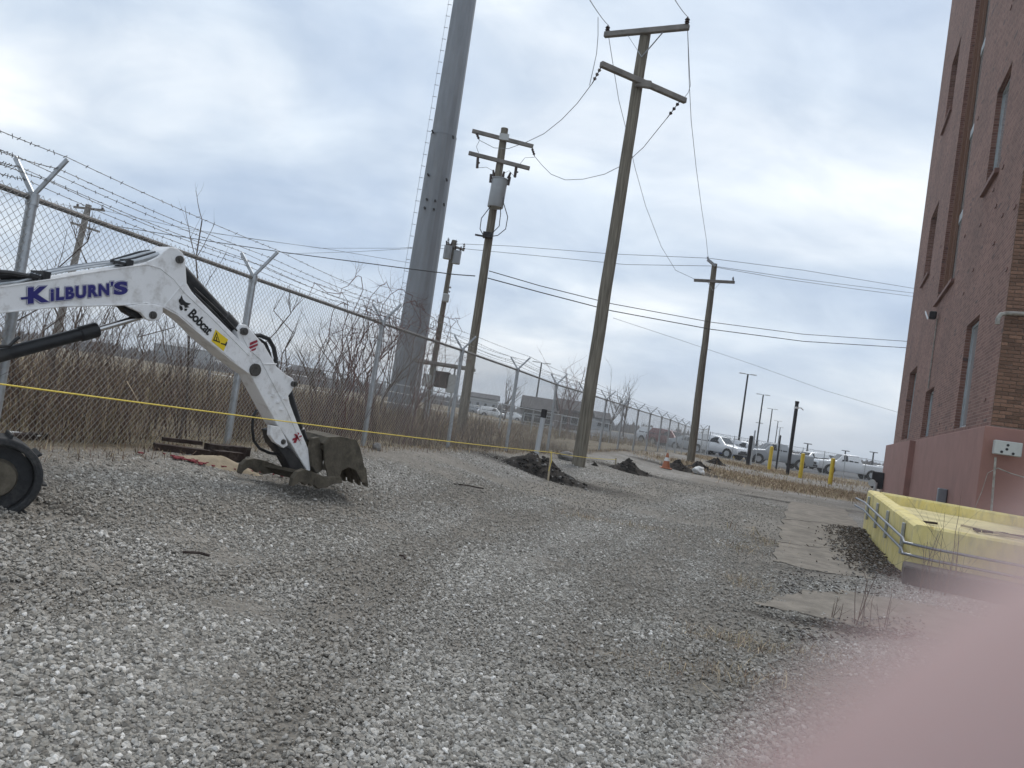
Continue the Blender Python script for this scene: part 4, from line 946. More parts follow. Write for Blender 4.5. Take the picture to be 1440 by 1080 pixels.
    # hydraulic lines along the boom top
    for k, o_ in enumerate((.03, .07, .11, .15)):
        obj('hydraulic_line', MB().tube([EX(-10, 401 - k * .5, o_), EX(30, 396 - k, o_), EX(60, 388 - k, o_), EX(120, 377 - k, o_), EX(175, 370 - k, o_)], .0085, 6), pipem if k % 2 else galv, t)
        obj('hose', MB().tube([EX(-40, 388 + k, o_), EX(-8, 382 + 2 * k, o_), EX(18, 384 + 2 * k, o_), EX(40, 388 + k, o_), EX(56, 391, o_)], .017, 8), blackp, t)
        obj('hose', MB().tube([EX(172, 371 - k, o_), EX(195, 367 - 2 * k, o_), EX(212, 362 - 2 * k, o_), EX(226, 357 - k, o_)], .016, 8), blackp if k % 2 else galv, t)
    for x, y in ((66, 389), (183, 372)): obj('line_clamp', MB().bar(EX(x, y - 2, .0), EX(x, y - 2, .18), .05, .05), blackp, t)
    obj('line_clamp', MB().bar(EX(45, 386, .02), EX(62, 391, .02), .02, .02), blackp, t); obj('line_clamp', MB().bar(EX(158, 367, .02), EX(180, 372, .02), .02, .02), blackp, t)
    # big hose loops
    obj('hose', MB().tube([EX(x, y, .12) for x, y in ((366, 474), (378, 473), (390, 478), (397, 490), (400, 505), (400, 520), (398, 528))], .020, 8), blackp, t, smooth=True)
    obj('hose', MB().tube([EX(x, y, .15) for x, y in ((367, 480), (380, 479), (389, 485), (394, 498), (396, 512))], .014, 8), blackp, t, smooth=True)
    obj('hose', MB().tube([EX(x, y, .10) for x, y in ((371, 578), (366, 590), (365, 605), (367, 622), (375, 633), (388, 639), (402, 642), (410, 645))], .013, 8), blackp, t, smooth=True)
    # thumb cylinder under the stick
    obj('thumb_cylinder', side([(383, 606), (392, 604), (395, 622), (412, 632), (437, 662), (430, 668), (414, 664), (402, 642), (388, 625)], .03, .13), blackp, t, bevel=.01)
    # bucket: side plates, curved back, teeth
    prof = [(447, 622), (453, 613), (470, 612), (492, 617), (497, 627), (501, 642), (504, 657), (508, 678)]
    bo0, bw = -.09, .38
    bk = MB()
    a = [EX(x, y, bo0) for x, y in prof]; b = [EX(x + 3, y - 1, bo0 + bw) for x, y in prof]
    n = len(prof); inn = EX(470, 650, bo0 + bw / 2)
    sh = lambda p: p + (inn - p).normalized() * .022
    vs = a + b + [sh(p) for p in a] + [sh(p) for p in b]
    fs = []
    for i in range(n - 1): fs += [(i, i + 1, n + i + 1, n + i), (2 * n + i, 3 * n + i, 3 * n + i + 1, 2 * n + i + 1)]
    fs += [(0, n, 3 * n, 2 * n), (n - 1, 3 * n - 1, 4 * n - 1, 2 * n - 1)]
    for base in (0, n): fs += [(base + i, base + i + 1, 2 * n + base + i + 1, 2 * n + base + i) for i in range(n - 1)]
    bk.add(vs, fs); bucket = obj('bucket', bk, muddy, t)
    sidep = prof + [(500, 676), (492, 660), (482, 655), (472, 660), (468, 672), (455, 676), (448, 650)]
    obj('side_plate', MB().prism([EX(x, y, bo0) for x, y in sidep], EXN * .02), muddy, bucket, bevel=.006)
    obj('side_plate', MB().prism([EX(x + 3, y - 1, bo0 + bw) for x, y in sidep], EXN * .02), muddy, bucket, bevel=.006)
    for k in range(4):
        o_ = bo0 + .03 + k * (bw - .06) / 3; p = EX(505, 668, o_); obj('tooth', MB().prism([EX(503, 655, o_ - .02), EX(507, 656, o_ - .02), EX(510, 683, o_ - .02), EX(506, 680, o_ - .02)], EXN * .05), muddy, bucket)
    obj('cutting_edge', MB().bar(EX(499, 650, bo0), EX(500, 650, bo0 + bw), .03, .03), muddy, bucket)
    # linkage between stick and bucket
    obj('linkage', side([(438, 616), (447, 614), (452, 640), (453, 660), (444, 666), (437, 655), (435, 632)], -.02, .05), muddy, t, bevel=.008)
    obj('linkage', side([(438, 616), (447, 614), (452, 640), (453, 660), (444, 666), (437, 655), (435, 632)], .17, .05), muddy, t, bevel=.008)
    obj('link_pin', MB().tube([EX(452, 628, -.06), EX(452, 628, .3)], .035, 12).tube([EX(460, 640, -.04), EX(470, 655, -.02)], .05, 10).tube([EX(455, 660, -.04), EX(466, 622, .0)], .04, 10), muddy, t)
    # thumb with two hooked tines resting on the gravel
    t1 = [(400, 681), (402, 670), (408, 661), (418, 657), (432, 662), (447, 668), (470, 668), (472, 677), (460, 678), (450, 683), (438, 685), (432, 679), (428, 681), (424, 677), (419, 680), (415, 676), (410, 676), (404, 681)]
    t2 = [(363, 672), (366, 660), (373, 653), (384, 651), (398, 654), (412, 659), (424, 664), (424, 674), (410, 672), (398, 674), (394, 668), (388, 672), (382, 666), (375, 665), (369, 669), (366, 674)]
    th_ = obj('thumb', side(t1, -.10, .05), muddy, t, bevel=.006); obj('tine', side(t2, .26, .05), muddy, th_, bevel=.006)
    obj('cross_tube', MB().tube([EX(436, 672, -.09), EX(415, 667, .28)], .045, 10), muddy, th_); obj('cross_plate', MB().prism([EX(418, 660, -.08), EX(440, 668, -.08), EX(412, 668, .27), EX(398, 658, .27)], (0, 0, -.03)), muddy, th_)
    # decals
    zlay = ((.092, decal_blue, -.0062), (.076, decal_white, -.0072), (.060, decal_blue, -.0082))
    for bold, m_, off in zlay:
        e = (bold - .060) * 36
        decal_text('lettering', 'K', (38 - e, 427.5 + e), (69 + e, 424.6 + e), (38 - e, 404 - e), m_, boom, off, bold)
        decal_text('lettering', 'iLBURN', (70 - e, 424 + e), (153 + e, 415.5 + e), (70 - e, 405.5 - e), m_, boom, off, bold, .96)
        decal_text('lettering', "'", (154.5 - e, 402.5 + e), (159 + e, 402 + e), (154.5 - e, 396 - e), m_, boom, off, bold)
        decal_text('lettering', 'S', (159 - e, 415.5 + e), (179 + e, 413.6 + e), (159 - e, 396.5 - e), m_, boom, off, bold)
    obj('lettering', MB().prism([EX(28, 418, -.0082), EX(40, 417, -.0082), EX(40, 420.5, -.0082), EX(29, 421.5, -.0082)], EXN * -.0006), decal_blue, boom)
    decal_text('lettering', 'Bobcat', (263, 443.5), (291.5, 472), (272.5, 433.5), decal_black, boom, -.004, .03, .92)
    # cat head emblem
    for poly in ([(251, 424), (255, 415), (257, 421), (261, 425), (268, 427), (263, 430), (266, 432), (260, 433), (258, 429), (254, 429)], [(252, 429), (256, 431), (257, 435), (254, 437), (252, 433)], [(259, 434), (263, 434), (262, 437), (259, 437)], [(251, 421), (253, 420), (253.5, 424), (251.5, 425)]):
        obj('emblem', MB().prism([EX(x, y, -.004) for x, y in poly], EXN * -.0006), decal_black, boom)
    lab = obj('warning_label', MB().prism([EX(x, y, -.004) for x, y in ((302.7, 463.5), (320.3, 477.5), (314, 493.8), (297, 479.5))], EXN * -.0008), decal_yellow, boom)
    for tri in ([(304, 466.5), (309, 482.5), (299, 478.5)],):
        c = (sum(q[0] for q in tri) / 3, sum(q[1] for q in tri) / 3); inner = [(c[0] + (x - c[0]) * .62, c[1] + (y - c[1]) * .62) for x, y in tri]
        obj('symbol', MB().prism([EX(x, y, -.0055) for x, y in tri], EXN * -.0005), decal_black, lab); obj('symbol', MB().prism([EX(x, y, -.0065) for x, y in inner], EXN * -.0005), decal_yellow, lab)
        obj('symbol', MB().prism([EX(x, y, -.0075) for x, y in ((303.3, 473), (304.8, 474), (304.5, 479), (303, 478.5))], EXN * -.0005), decal_black, lab)
    obj('symbol', MB().prism([EX(x, y, -.0055) for x, y in ((310, 482), (316, 483.5), (318, 480), (319, 482), (317, 487), (315, 485.2), (310, 483.6))], EXN * -.0005), decal_black, lab)
    for poly in ([(352, 482), (362, 478), (363, 481), (352, 486)], [(350, 488), (363, 483), (363, 486), (351, 491.5)], [(351, 493), (361, 489), (360, 492), (353, 495)]): obj('sticker', MB().prism([EX(x, y, .006) for x, y in poly], EXN * -.0006), decal_red, stick)
    for poly in ([(413, 623), (419, 608), (421.5, 609), (417, 623)], [(414, 611), (416, 610), (424, 619), (422, 620.5)], [(412, 617), (425, 612), (425, 614), (412, 620)]): obj('sticker', MB().prism([EX(x, y, .006) for x, y in poly], EXN * -.0006), decal_red, stick)
    # undercarriage: near track end shows at the picture's left edge
    Yc = 4.45; c = P(-6, 674, Yc); rad = 58 / F * Yc * 1.0
    vd = Vector((c.x, c.y, 0)).normalized(); td = Vector((vd.y, -vd.x, 0)); td = (td * .97 + vd * .10).normalized()      # track runs left, square to the view
    if td.x > 0: td = -td
    nn = Vector((-td.y, td.x, 0)); nn = nn if nn.dot(vd) > 0 else -nn
    def loop(r, L=1.55, n=14):
        pts = []
        for k in range(n + 1): a_ = -math.pi / 2 + math.pi * k / n; pts.append((-r * math.cos(a_), r * math.sin(a_)))
        for k in range(n + 1): a_ = math.pi / 2 + math.pi * k / n; pts.append((L - r * math.cos(a_), r * math.sin(a_)))
        return pts
    def track(cc):
        w = .30; o, i_ = loop(rad), loop(rad - .045); nP = len(o); mb = MB()
        f3 = lambda q, off: cc + td * q[0] + Vector((0, 0, q[1])) + nn * off
        vs = [f3(q, 0) for q in o] + [f3(q, w) for q in o] + [f3(q, 0) for q in i_] + [f3(q, w) for q in i_]; fs = []
        for k in range(nP):
            j = (k + 1) % nP; fs += [(k, j, nP + j, nP + k), (2 * nP + k, 3 * nP + k, 3 * nP + j, 2 * nP + j), (k, 2 * nP + k, 2 * nP + j, j), (nP + k, nP + j, 3 * nP + j, 3 * nP + k)]
        mb.add(vs, fs); tr_ = obj('track', mb, rubber, t, bevel=.012)
        for k in range(26):
            L = 1.55; per = 2 * L + 2 * math.pi * rad; s = k / 26 * per
            if s < math.pi * rad: a_ = -math.pi / 2 + s / rad; q = (-(rad + .004) * math.cos(a_), (rad + .004) * math.sin(a_)); tan = Vector((0, 0, 1)) * math.cos(a_) + td * math.sin(a_)
            elif s < math.pi * rad + L: q = (s - math.pi * rad, rad + .004); tan = td
            elif s < 2 * math.pi * rad + L: a_ = math.pi / 2 + (s - math.pi * rad - L) / rad; q = (L - (rad + .004) * math.cos(a_), (rad + .004) * math.sin(a_)); tan = Vector((0, 0, 1)) * math.cos(a_) + td * math.sin(a_)
            else: q = (L - (s - 2 * math.pi * rad - L), -rad - .004); tan = td
            cpt = f3(q, w / 2); tan.normalize(); obj('tread_lug', MB().bar(cpt - nn * w * .46, cpt + nn * w * .46, .045, .014, up=tan, bev=.004), rubber, tr_)
        idl = obj('idler', MB().tube([cc + nn * .055, cc + nn * .25], rad - .05, 28), rubber, t, smooth=True)
        obj('hub', MB().tube([cc + nn * .005, cc + nn * .055], [.10, .115], 24), muddy, idl)
        obj('track_frame', MB().bar(cc + td * .25 + nn * .15, cc + td * 1.3 + nn * .15, .18, .22, bev=.02), blackp, t)
        for k in range(3): obj('roller', MB().tube([cc + td * (.45 + .35 * k) + Vector((0, 0, -rad + .11)) + nn * .05, cc + td * (.45 + .35 * k) + Vector((0, 0, -rad + .11)) + nn * .25], .06, 14), blackp, t)
    track(c); track(c + nn * 1.15 + td * .75)
    # house, cab and counterweight, left of the picture
    hc = c + td * .9 + nn * .7; hz = c.z + rad
    az = math.atan2(EXD.y, EXD.x)
    obj('slew_ring', MB().tube([Vector((hc.x, hc.y, hz - .1)), Vector((hc.x, hc.y, hz + .06))], .42, 24), blackp, t)
    X = Matrix.Rotation(az, 3, 'Z')
    obj('house', MB().box(Vector((hc.x, hc.y, hz + .36)) + X @ Vector((-.35, 0, 0)), (1.25, 1.3, .58), M=X, bev=.08), white, t)
    obj('counterweight', MB().tube([Vector((hc.x, hc.y, hz + .12)) + X @ Vector((-.75, 0, 0)), Vector((hc.x, hc.y, hz + .62)) + X @ Vector((-.75, 0, 0))], .62, 20), blackp, t)
    cabc = Vector((hc.x, hc.y, hz + 1.25)) + X @ Vector((-.1, .32, 0)); cab = obj('cab', MB().box(cabc + Vector((0, 0, .62)), (1.15, .72, .1), M=X, bev=.03), white, t)
    for sx in (-.52, .52):
        for sy in (-.32, .32): obj('cab_pillar', MB().box(cabc + X @ Vector((sx, sy, 0)), (.07, .07, 1.25), M=X), blackp, cab)
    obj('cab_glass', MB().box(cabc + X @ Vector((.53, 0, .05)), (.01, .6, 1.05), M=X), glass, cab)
    obj('swing_post', MB().box(Vector((hc.x, hc.y, hz + .25)) + X @ Vector((.5, 0, 0)), (.35, .34, .6), M=X, bev=.03), blackp, t)
excavator()

# ------------------------------------------------------------------ rope, stakes and small things
s1 = G(771, 676); s1t = PL(775, 636, (s1.x, s1.y), (s1.x + 1, s1.y)); s1t.y = s1.y
def stake(base, top, label):
    t = obj('wooden_stake', MB().bar(base - Vector((0, 0, .15)), top + Vector((0, 0, .04)), .035, .03, up=(0, 1, 0), bev=.004), stakem); tag(t, label, 'stake')
stake(s1, s1t, 'pale wooden stake holding the yellow rope before the first soil heap')
s2 = G(866, 655); s2t = PL(866, 646, (s2.x, s2.y), (s2.x + 1, s2.y)); stake(s2, s2t, 'short pale stake where the yellow rope ends by the second heap')
Ls = P(-30, 536, 4.3)
ra = [Ls] + [Ls.lerp(s1t, k / 24) - Vector((0, 0, .10 * 4 * (k / 24) * (1 - k / 24) * (0.25))) for k in range(1, 24)] + [s1t + Vector((0, -.02, 0))]
rb_ = arc(s1t + Vector((0, -.02, 0)), s2t + Vector((0, -.02, 0)), .03, 8)
tail = [P(774, 634, s1.y - .03), P(772, 629, s1.y - .03), P(770, 624, s1.y - .03), P(774, 620, s1.y - .03)]
rope = thing('rope', 'thin yellow rope strung from the left edge to the wooden stakes', 'rope', tuple(s1t))
obj('rope_span', MB().tube(ra, .0058, 6), ropem, rope, smooth=True); obj('rope_span', MB().tube(rb_, .0058, 6), ropem, rope, smooth=True); obj('rope_knot', MB().ball(s1t, .022, 8, sq=(1, 1, 1.2)), ropem, rope); obj('rope_tail', MB().tube([s1t + Vector((0, -.03, 0)), s1t + Vector((.03, -.05, -.15)), s1t + Vector((.0, -.06, -.34))], .006, 5), ropem, rope)

def heap(px, py, wpx, hpx, label, lumps=26, grey=6, seed=1, skew=.3):
    rng = random.Random(seed); c = G(px, py); w = wpx / F * c.y / 2; h = hpx / F * c.y
    t = thing('soil_heap', label, 'soil heap', (c.x, c.y, c.z), group='dark soil heaps along the fence')
    bm = bmesh.new(); bmesh.ops.create_grid(bm, x_segments=44, y_segments=34, size=1)
    for v in bm.verts:
        u, q = v.co.x, v.co.y; rr = math.hypot(u, q)
        f = max(0, 1 - rr) ** .85; n1_ = mnoise.fractal(Vector((u * 2.6 + seed, q * 2.6, seed)), .9, 2, 4); n2_ = mnoise.fractal(Vector((u * 9 + seed, q * 9, seed)), .7, 2, 3)
        ridge = .75 + .5 * math.exp(-((u + skew) / .45) ** 2)
        x, y = c.x + u * w * 1.05 + q * .1, c.y + q * w * .55
        v.co = Vector((x, y, gzf(x, y) - .03 + h * 1.02 * f * ridge * (1 + .45 * n1_) + .07 * h * n2_ * min(1, f * 3)))
    me = bpy.data.meshes.new('mound'); bm.to_mesh(me); bm.free(); me.polygons.foreach_set('use_smooth', [True] * len(me.polygons)); obj('mound', me, soil, t)
    for k in range(lumps + grey):
        a = rng.uniform(0, 6.28); rr = abs(rng.gauss(.55, .3)); u, q = math.cos(a) * rr, math.sin(a) * rr
        if q > .3: q = -q
        x, y = c.x + u * w, c.y + q * w * .55; f = max(0, 1 - math.hypot(u, q)) ** .85 * (.75 + .5 * math.exp(-((u + skew) / .45) ** 2))
        s = rng.uniform(.008, .032) * (h / .5 + .4) * (1.5 if k % 9 == 0 else 1); b2 = bmesh.new(); bmesh.ops.create_icosphere(b2, subdivisions=2, radius=s)
        for v in b2.verts: v.co = v.co * (1 + .5 * mnoise.noise(v.co * (1.4 / s) + Vector((k * 3., 0, seed)))); v.co.z *= .75
        for v in b2.verts: v.co += Vector((x, y, gzf(x, y) + h * f * .95 + s * .2))
        me = bpy.data.meshes.new('clod'); b2.to_mesh(me); b2.free(); obj('clod', me, clodg if k >= lumps else clod, t)
heap(764, 668, 128, 25, 'large lumpy dark soil heap behind the rope stake', 70, 26, 3, .35)
heap(886, 664, 66, 15, 'smooth black soil heap right of the tall near pole', 14, 2, 5, .2)
heap(955, 661, 58, 11, 'low dark soil heap just right of the orange cone', 10, 3, 8, .1)
heap(985, 661, 52, 10, 'dark soil heap behind the white bag', 10, 2, 12, .2)
heap(1007, 653, 34, 8, 'farthest small soil heap right of the far pole', 8, 1, 15, .1)
heap(836, 655, 14, 5, 'tiny soil heap by the foot of the tall near pole', 4, 0, 19, 0)
# white standpipe with dark cap
b = G(753, 650); b.y += .25; b.z = gzf(b.x, b.y); tp = PL(764, 586, (b.x, b.y), (b.x + 1, b.y)); d_ = (tp - b).normalized()
t = thing('standpipe', 'leaning white plastic standpipe with a dark cap behind the soil heap', 'pipe', tuple(b))
obj('pipe', MB().tube([b - d_ * .2, tp], .055, 14), pvc, t, smooth=True); obj('cap', MB().tube([tp - d_ * .02, tp + d_ * .16], .062, 14), blackpost, t, smooth=True)
# traffic cone
b = G(936, 659); hgt = 22 / F * b.y
t = thing('traffic_cone', 'small orange traffic cone with a white band between soil heaps', 'traffic cone', tuple(b))
obj('base', MB().box(b + Vector((0, 0, .02)), (.34, .34, .04), bev=.01), orange, t); co = obj('cone', MB().tube([b + Vector((0, 0, .04)), b + Vector((0, 0, hgt))], [.13, .025], 16), orange, t, smooth=True)
obj('band', MB().tube([b + Vector((0, 0, hgt * .5)), b + Vector((0, 0, hgt * .72))], [.088, .061], 16), litter, co, smooth=True)
# white bag by the heap
b = G(983, 667); bm = bmesh.new(); bmesh.ops.create_icosphere(bm, subdivisions=3, radius=.2)
for v in bm.verts:
    v.co = v.co * (1 + .45 * mnoise.noise(v.co * 7)); v.co.z = max(v.co.z * .75, -.08); v.co += b + Vector((0, 0, .1))
me = bpy.data.meshes.new('bag'); bm.to_mesh(me); bm.free(); tag(obj('plastic_bag', me, litter), 'crumpled white bag in front of the soil heaps', 'bag')
# sandy mound with red marking paint
def low_mound(name, px, py, rx, ry, h, m, label, cat, seed):
    c = G(px, py); bm = bmesh.new(); bmesh.ops.create_grid(bm, x_segments=24, y_segments=16, size=1)
    for v in bm.verts:
        u, q = v.co.x, v.co.y; n_ = mnoise.fractal(Vector((u * 3 + seed, q * 3, 1)), .8, 2, 4); f = max(-.2, 1 - math.hypot(u, q) * (1 + .35 * n_)); x, y = c.x + u * rx + q * ry * .5, c.y + q * ry + u * rx * .55
        v.co = Vector((x, y, gzf(x, y) + h * f + (.02 * n_ * (f > 0))))
    me = bpy.data.meshes.new(name); bm.to_mesh(me); bm.free(); me.polygons.foreach_set('use_smooth', [True] * len(me.polygons)); return tag(obj(name, me, m), label, cat)
low_mound('sand_heap', 308, 654, .32, .22, .09, sand, 'small pale sand heap beside the red marking paint', 'sand', 4)
def paint_patch(px, py, n_, w, dd, label, seed):
    rng = random.Random(seed); mb = MB(); c = G(px, py)
    for k in range(n_):
        x = c.x + rng.gauss(0, w); y = c.y + rng.gauss(0, dd) + (x - c.x) * .9; z = gzf(x, y) + .012; s = rng.uniform(.012, .03)
        pts = [Vector((x + math.cos(a) * s * rng.uniform(.6, 1.2), y + math.sin(a) * s * rng.uniform(.6, 1.2), z)) for a in np.linspace(0, 5.2, 5)]; mb.prism(pts, (0, 0, .012))
    o = obj('paint_mark', mb, redpaint); o['kind'] = 'stuff'; tag(o, label, 'paint mark')
paint_patch(278, 650, 60, .13, .05, 'red paint sprayed on gravel left of the sand heap', 1); paint_patch(343, 660, 40, .10, .04, 'red paint sprayed on gravel right of the sand heap', 2)
# old timbers along the fence foot
def timber(a, b, w, h, label, lift=0):
    p, q = G(*a), G(*b); p.z += h / 2 + lift; q.z += h / 2 + lift; mb = MB(); n_ = 10; d_ = (q - p).normalized(); s_ = Vector((-d_.y, d_.x, 0))
    vs = []
    for k in range(n_ + 1):
        c = p.lerp(q, k / n_)
        for (u, v) in ((-1, -1), (1, -1), (1, 1), (-1, 1)):
            j = .14 * mnoise.noise(Vector((k * 1.3 + u, v * 2, a[0]))); vs.append(c + s_ * u * w / 2 * (1 + j) + Vector((0, 0, v * h / 2 * (1 + j * 1.5))))
    fs = [(i * 4 + j, i * 4 + (j + 1) % 4, (i + 1) * 4 + (j + 1) % 4, (i + 1) * 4 + j) for i in range(n_) for j in range(4)] + [(3, 2, 1, 0), (n_ * 4, n_ * 4 + 1, n_ * 4 + 2, n_ * 4 + 3)]
    tag(obj('old_timber', mb.add(vs, fs), darkwood), label, 'timber')
timber((216, 632), (300, 643), .12, .06, 'long rotten dark timber lying at the fence foot, left of the post')
timber((292, 637), (345, 641), .13, .09, 'dark square timber in front of the second fence post foot')
timber((300, 645), (338, 648), .12, .08, 'short broken timber beside the sand heap')
timber((226, 630), (282, 636), .06, .035, 'thin dark board leaning on the long rotten timber', .07)
timber((2, 619), (62, 617), .10, .05, 'thin red brown timber behind the excavator track')
c = G(33, 616); tag(obj('paper_litter', MB().box(c + Vector((0, 0, .035)), (.24, .12, .012), rz=.5, bev=.004), litter), 'white flattened litter lying at the fence foot on the left', 'litter')
for (x, y, lab) in ((430, 0, ''),): pass
c = G(530, 633); bm = bmesh.new(); bmesh.ops.create_icosphere(bm, subdivisions=2, radius=.07)
for v in bm.verts: v.co = v.co * (1 + .3 * mnoise.noise(v.co * 20)) + c + Vector((0, 0, .04))
me = bpy.data.meshes.new('rock'); bm.to_mesh(me); bm.free(); tag(obj('pale_rock', me, clodg), 'pale rock at the fence foot right of the bucket', 'rock')
c = G(797, 647); bm = bmesh.new(); bmesh.ops.create_icosphere(bm, subdivisions=2, radius=.22)
for v in bm.verts: v.co = Vector((v.co.x, v.co.y, v.co.z * .6)) * (1 + .4 * mnoise.noise(v.co * 6)) + c + Vector((0, 0, .08))
me = bpy.data.meshes.new('rock'); bm.to_mesh(me); bm.free(); tag(obj('pale_rock', me, clodg), 'pale rock at the foot of the tall near pole', 'rock')
for (x, y, a, ln, lab) in ((275, 785, .2, .16, 'small dark stick on gravel right of the excavator track'), (565, 788, 2.0, .14, 'small dark stick lying on the middle gravel'), (655, 686, .1, .5, 'long thin twig lying on the far gravel')):
    c = G(x, y); v = Vector((math.cos(a), math.sin(a), 0)) * ln / 2; tag(obj('stick', MB().tube([c - v + Vector((0, 0, .03)), c + Vector((.01, .01, .035)), c + v + Vector((0, 0, .025))], .009, 6), darkwood), lab, 'stick')

# ------------------------------------------------------------------ bollards, posts, lamps on the right
def bollard(px, pyb, pyt, label, r=.10, m=yel, name='bollard', cat='bollard', group='yellow bollards'):
    b = G(px, pyb); h = (pyb - pyt) / F * b.y
    t = thing(name, label, cat, tuple(b), group=group)
    body = obj('post_body', MB().tube([b - Vector((0, 0, .2)), b + Vector((0, 0, h)), b + Vector((0, 0, h + .05)), b + Vector((0, 0, h + .07))], [r, r, r * .8, r * .3], 14), m, t, smooth=True); return t, b, h
bollard(1081, 662, 629, 'yellow bollard nearest the leaning black posts'); bollard(1125, 672, 639, 'yellow bollard in front of the silver pickup bed'); bollard(1167, 681, 646, 'yellow bollard nearest the yellow wall, before the white pickup')
bollard(1034, 645, 636, 'short wide yellow bollard by the first light pole', .2)
bollard(1051, 656, 614, 'pair of black square posts left of the bollards', .11, blackpost, 'black_post', 'post', 'black posts'); t_, b_, h_ = bollard(1055, 656, 606, 'slim grey post behind the thick black post', .05, galv, 'black_post', 'post', 'black posts'); t_.name = 'grey_post'; del t_['group']
bollard(1091, 661, 613, 'slim black post between two yellow bollards', .055, blackpost, 'black_post', 'post', 'black posts')
t_, b_, h_ = bollard(1107, 668, 566, 'tall black pole with a small camera arm among the bollards', .095, blackpost, 'camera_pole', 'pole', None)
top = b_ + Vector((0, 0, h_)); obj('camera_arm', MB().tube([top + Vector((0, 0, -.25)), top + Vector((.25, 0, -.22)), top + Vector((.38, 0, -.32))], .03, 6), litter, t_); obj('collar', MB().tube([top - Vector((0, 0, .3)), top - Vector((0, 0, .2))], .12, 12), litter, t_); obj('pole_cap', MB().tube([top, top + Vector((0, 0, .1))], .11, 12), blackpost, t_)
def light_pole(px, pyb, pyt, Y, label, heads=2, arm=.9, mid=False):
    b = P(px, pyb, Y); tpt = P(px + (pyb - pyt) * .125, pyt, Y); t = thing('light_pole', label, 'light pole', (b.x, b.y, 0), group='parking lot light poles')
    x = b.x; h = tpt.z; tpt.x = x
    obj('base', MB().tube([Vector((x, Y, -.1)), Vector((x, Y, .8))], .3, 12), greybox, t)
    pl_ = obj('shaft', MB().tube([Vector((x, Y, .5)), Vector((x, Y, h))], [.12, .085], 10), blackpost, t)
    for s_ in ((-1, 1) if heads == 2 else (1,)):
        obj('lamp_head', MB().box(Vector((x + s_ * arm * .75, Y, h + .02)), (arm * .8, .35, .09), bev=.03).bar(Vector((x, Y, h - .02)), Vector((x + s_ * arm * .5, Y, h)), .08, .06), greybox, t)
    if mid:
        obj('crosspiece', MB().bar(Vector((x - .5, Y, h * .55)), Vector((x + .5, Y, h * .55)), .1, .1), greybox, t)
light_pole(1036, 640, 526, 82, 'nearest double headed light pole in the parking lot', 2, .8); light_pole(1062, 638, 555, 105, 'second light pole, with a crosspiece halfway up', 2, .8, True); light_pole(1078, 634, 575, 135, 'third light pole in the receding row', 2, .8); light_pole(1089, 630, 592, 175, 'fourth light pole in the receding row', 2, .8); light_pole(1093, 632, 601, 200, 'farthest light pole at the end of the row', 2, .8)
light_pole(752, 575, 510, 95, 'dark double headed light pole beyond the fence left of the near pole', 2, 1.0); light_pole(827, 600, 558, 130, 'small distant light pole beyond the fence right of the near pole', 2, 1.0)
for (x, y0, y1, Y, lab) in ((1134, 640, 624, 150, 'slim distant pole above the white vans'), (1187, 650, 634, 160, 'slim distant pole above the white pickup'), (1226, 656, 636, 150, 'slim distant pole nearest the brick building')):
    a, b = P(x, y0, Y), P(x + 2, y1, Y); b.x = a.x; tag(obj('distant_pole', MB().tube([Vector((a.x, Y, 0)), Vector((a.x, Y, b.z))], .14, 6).bar(b - Vector((.8, 0, 0)), b + Vector((.8, 0, 0)), .15, .15), blackpost), lab, 'pole')

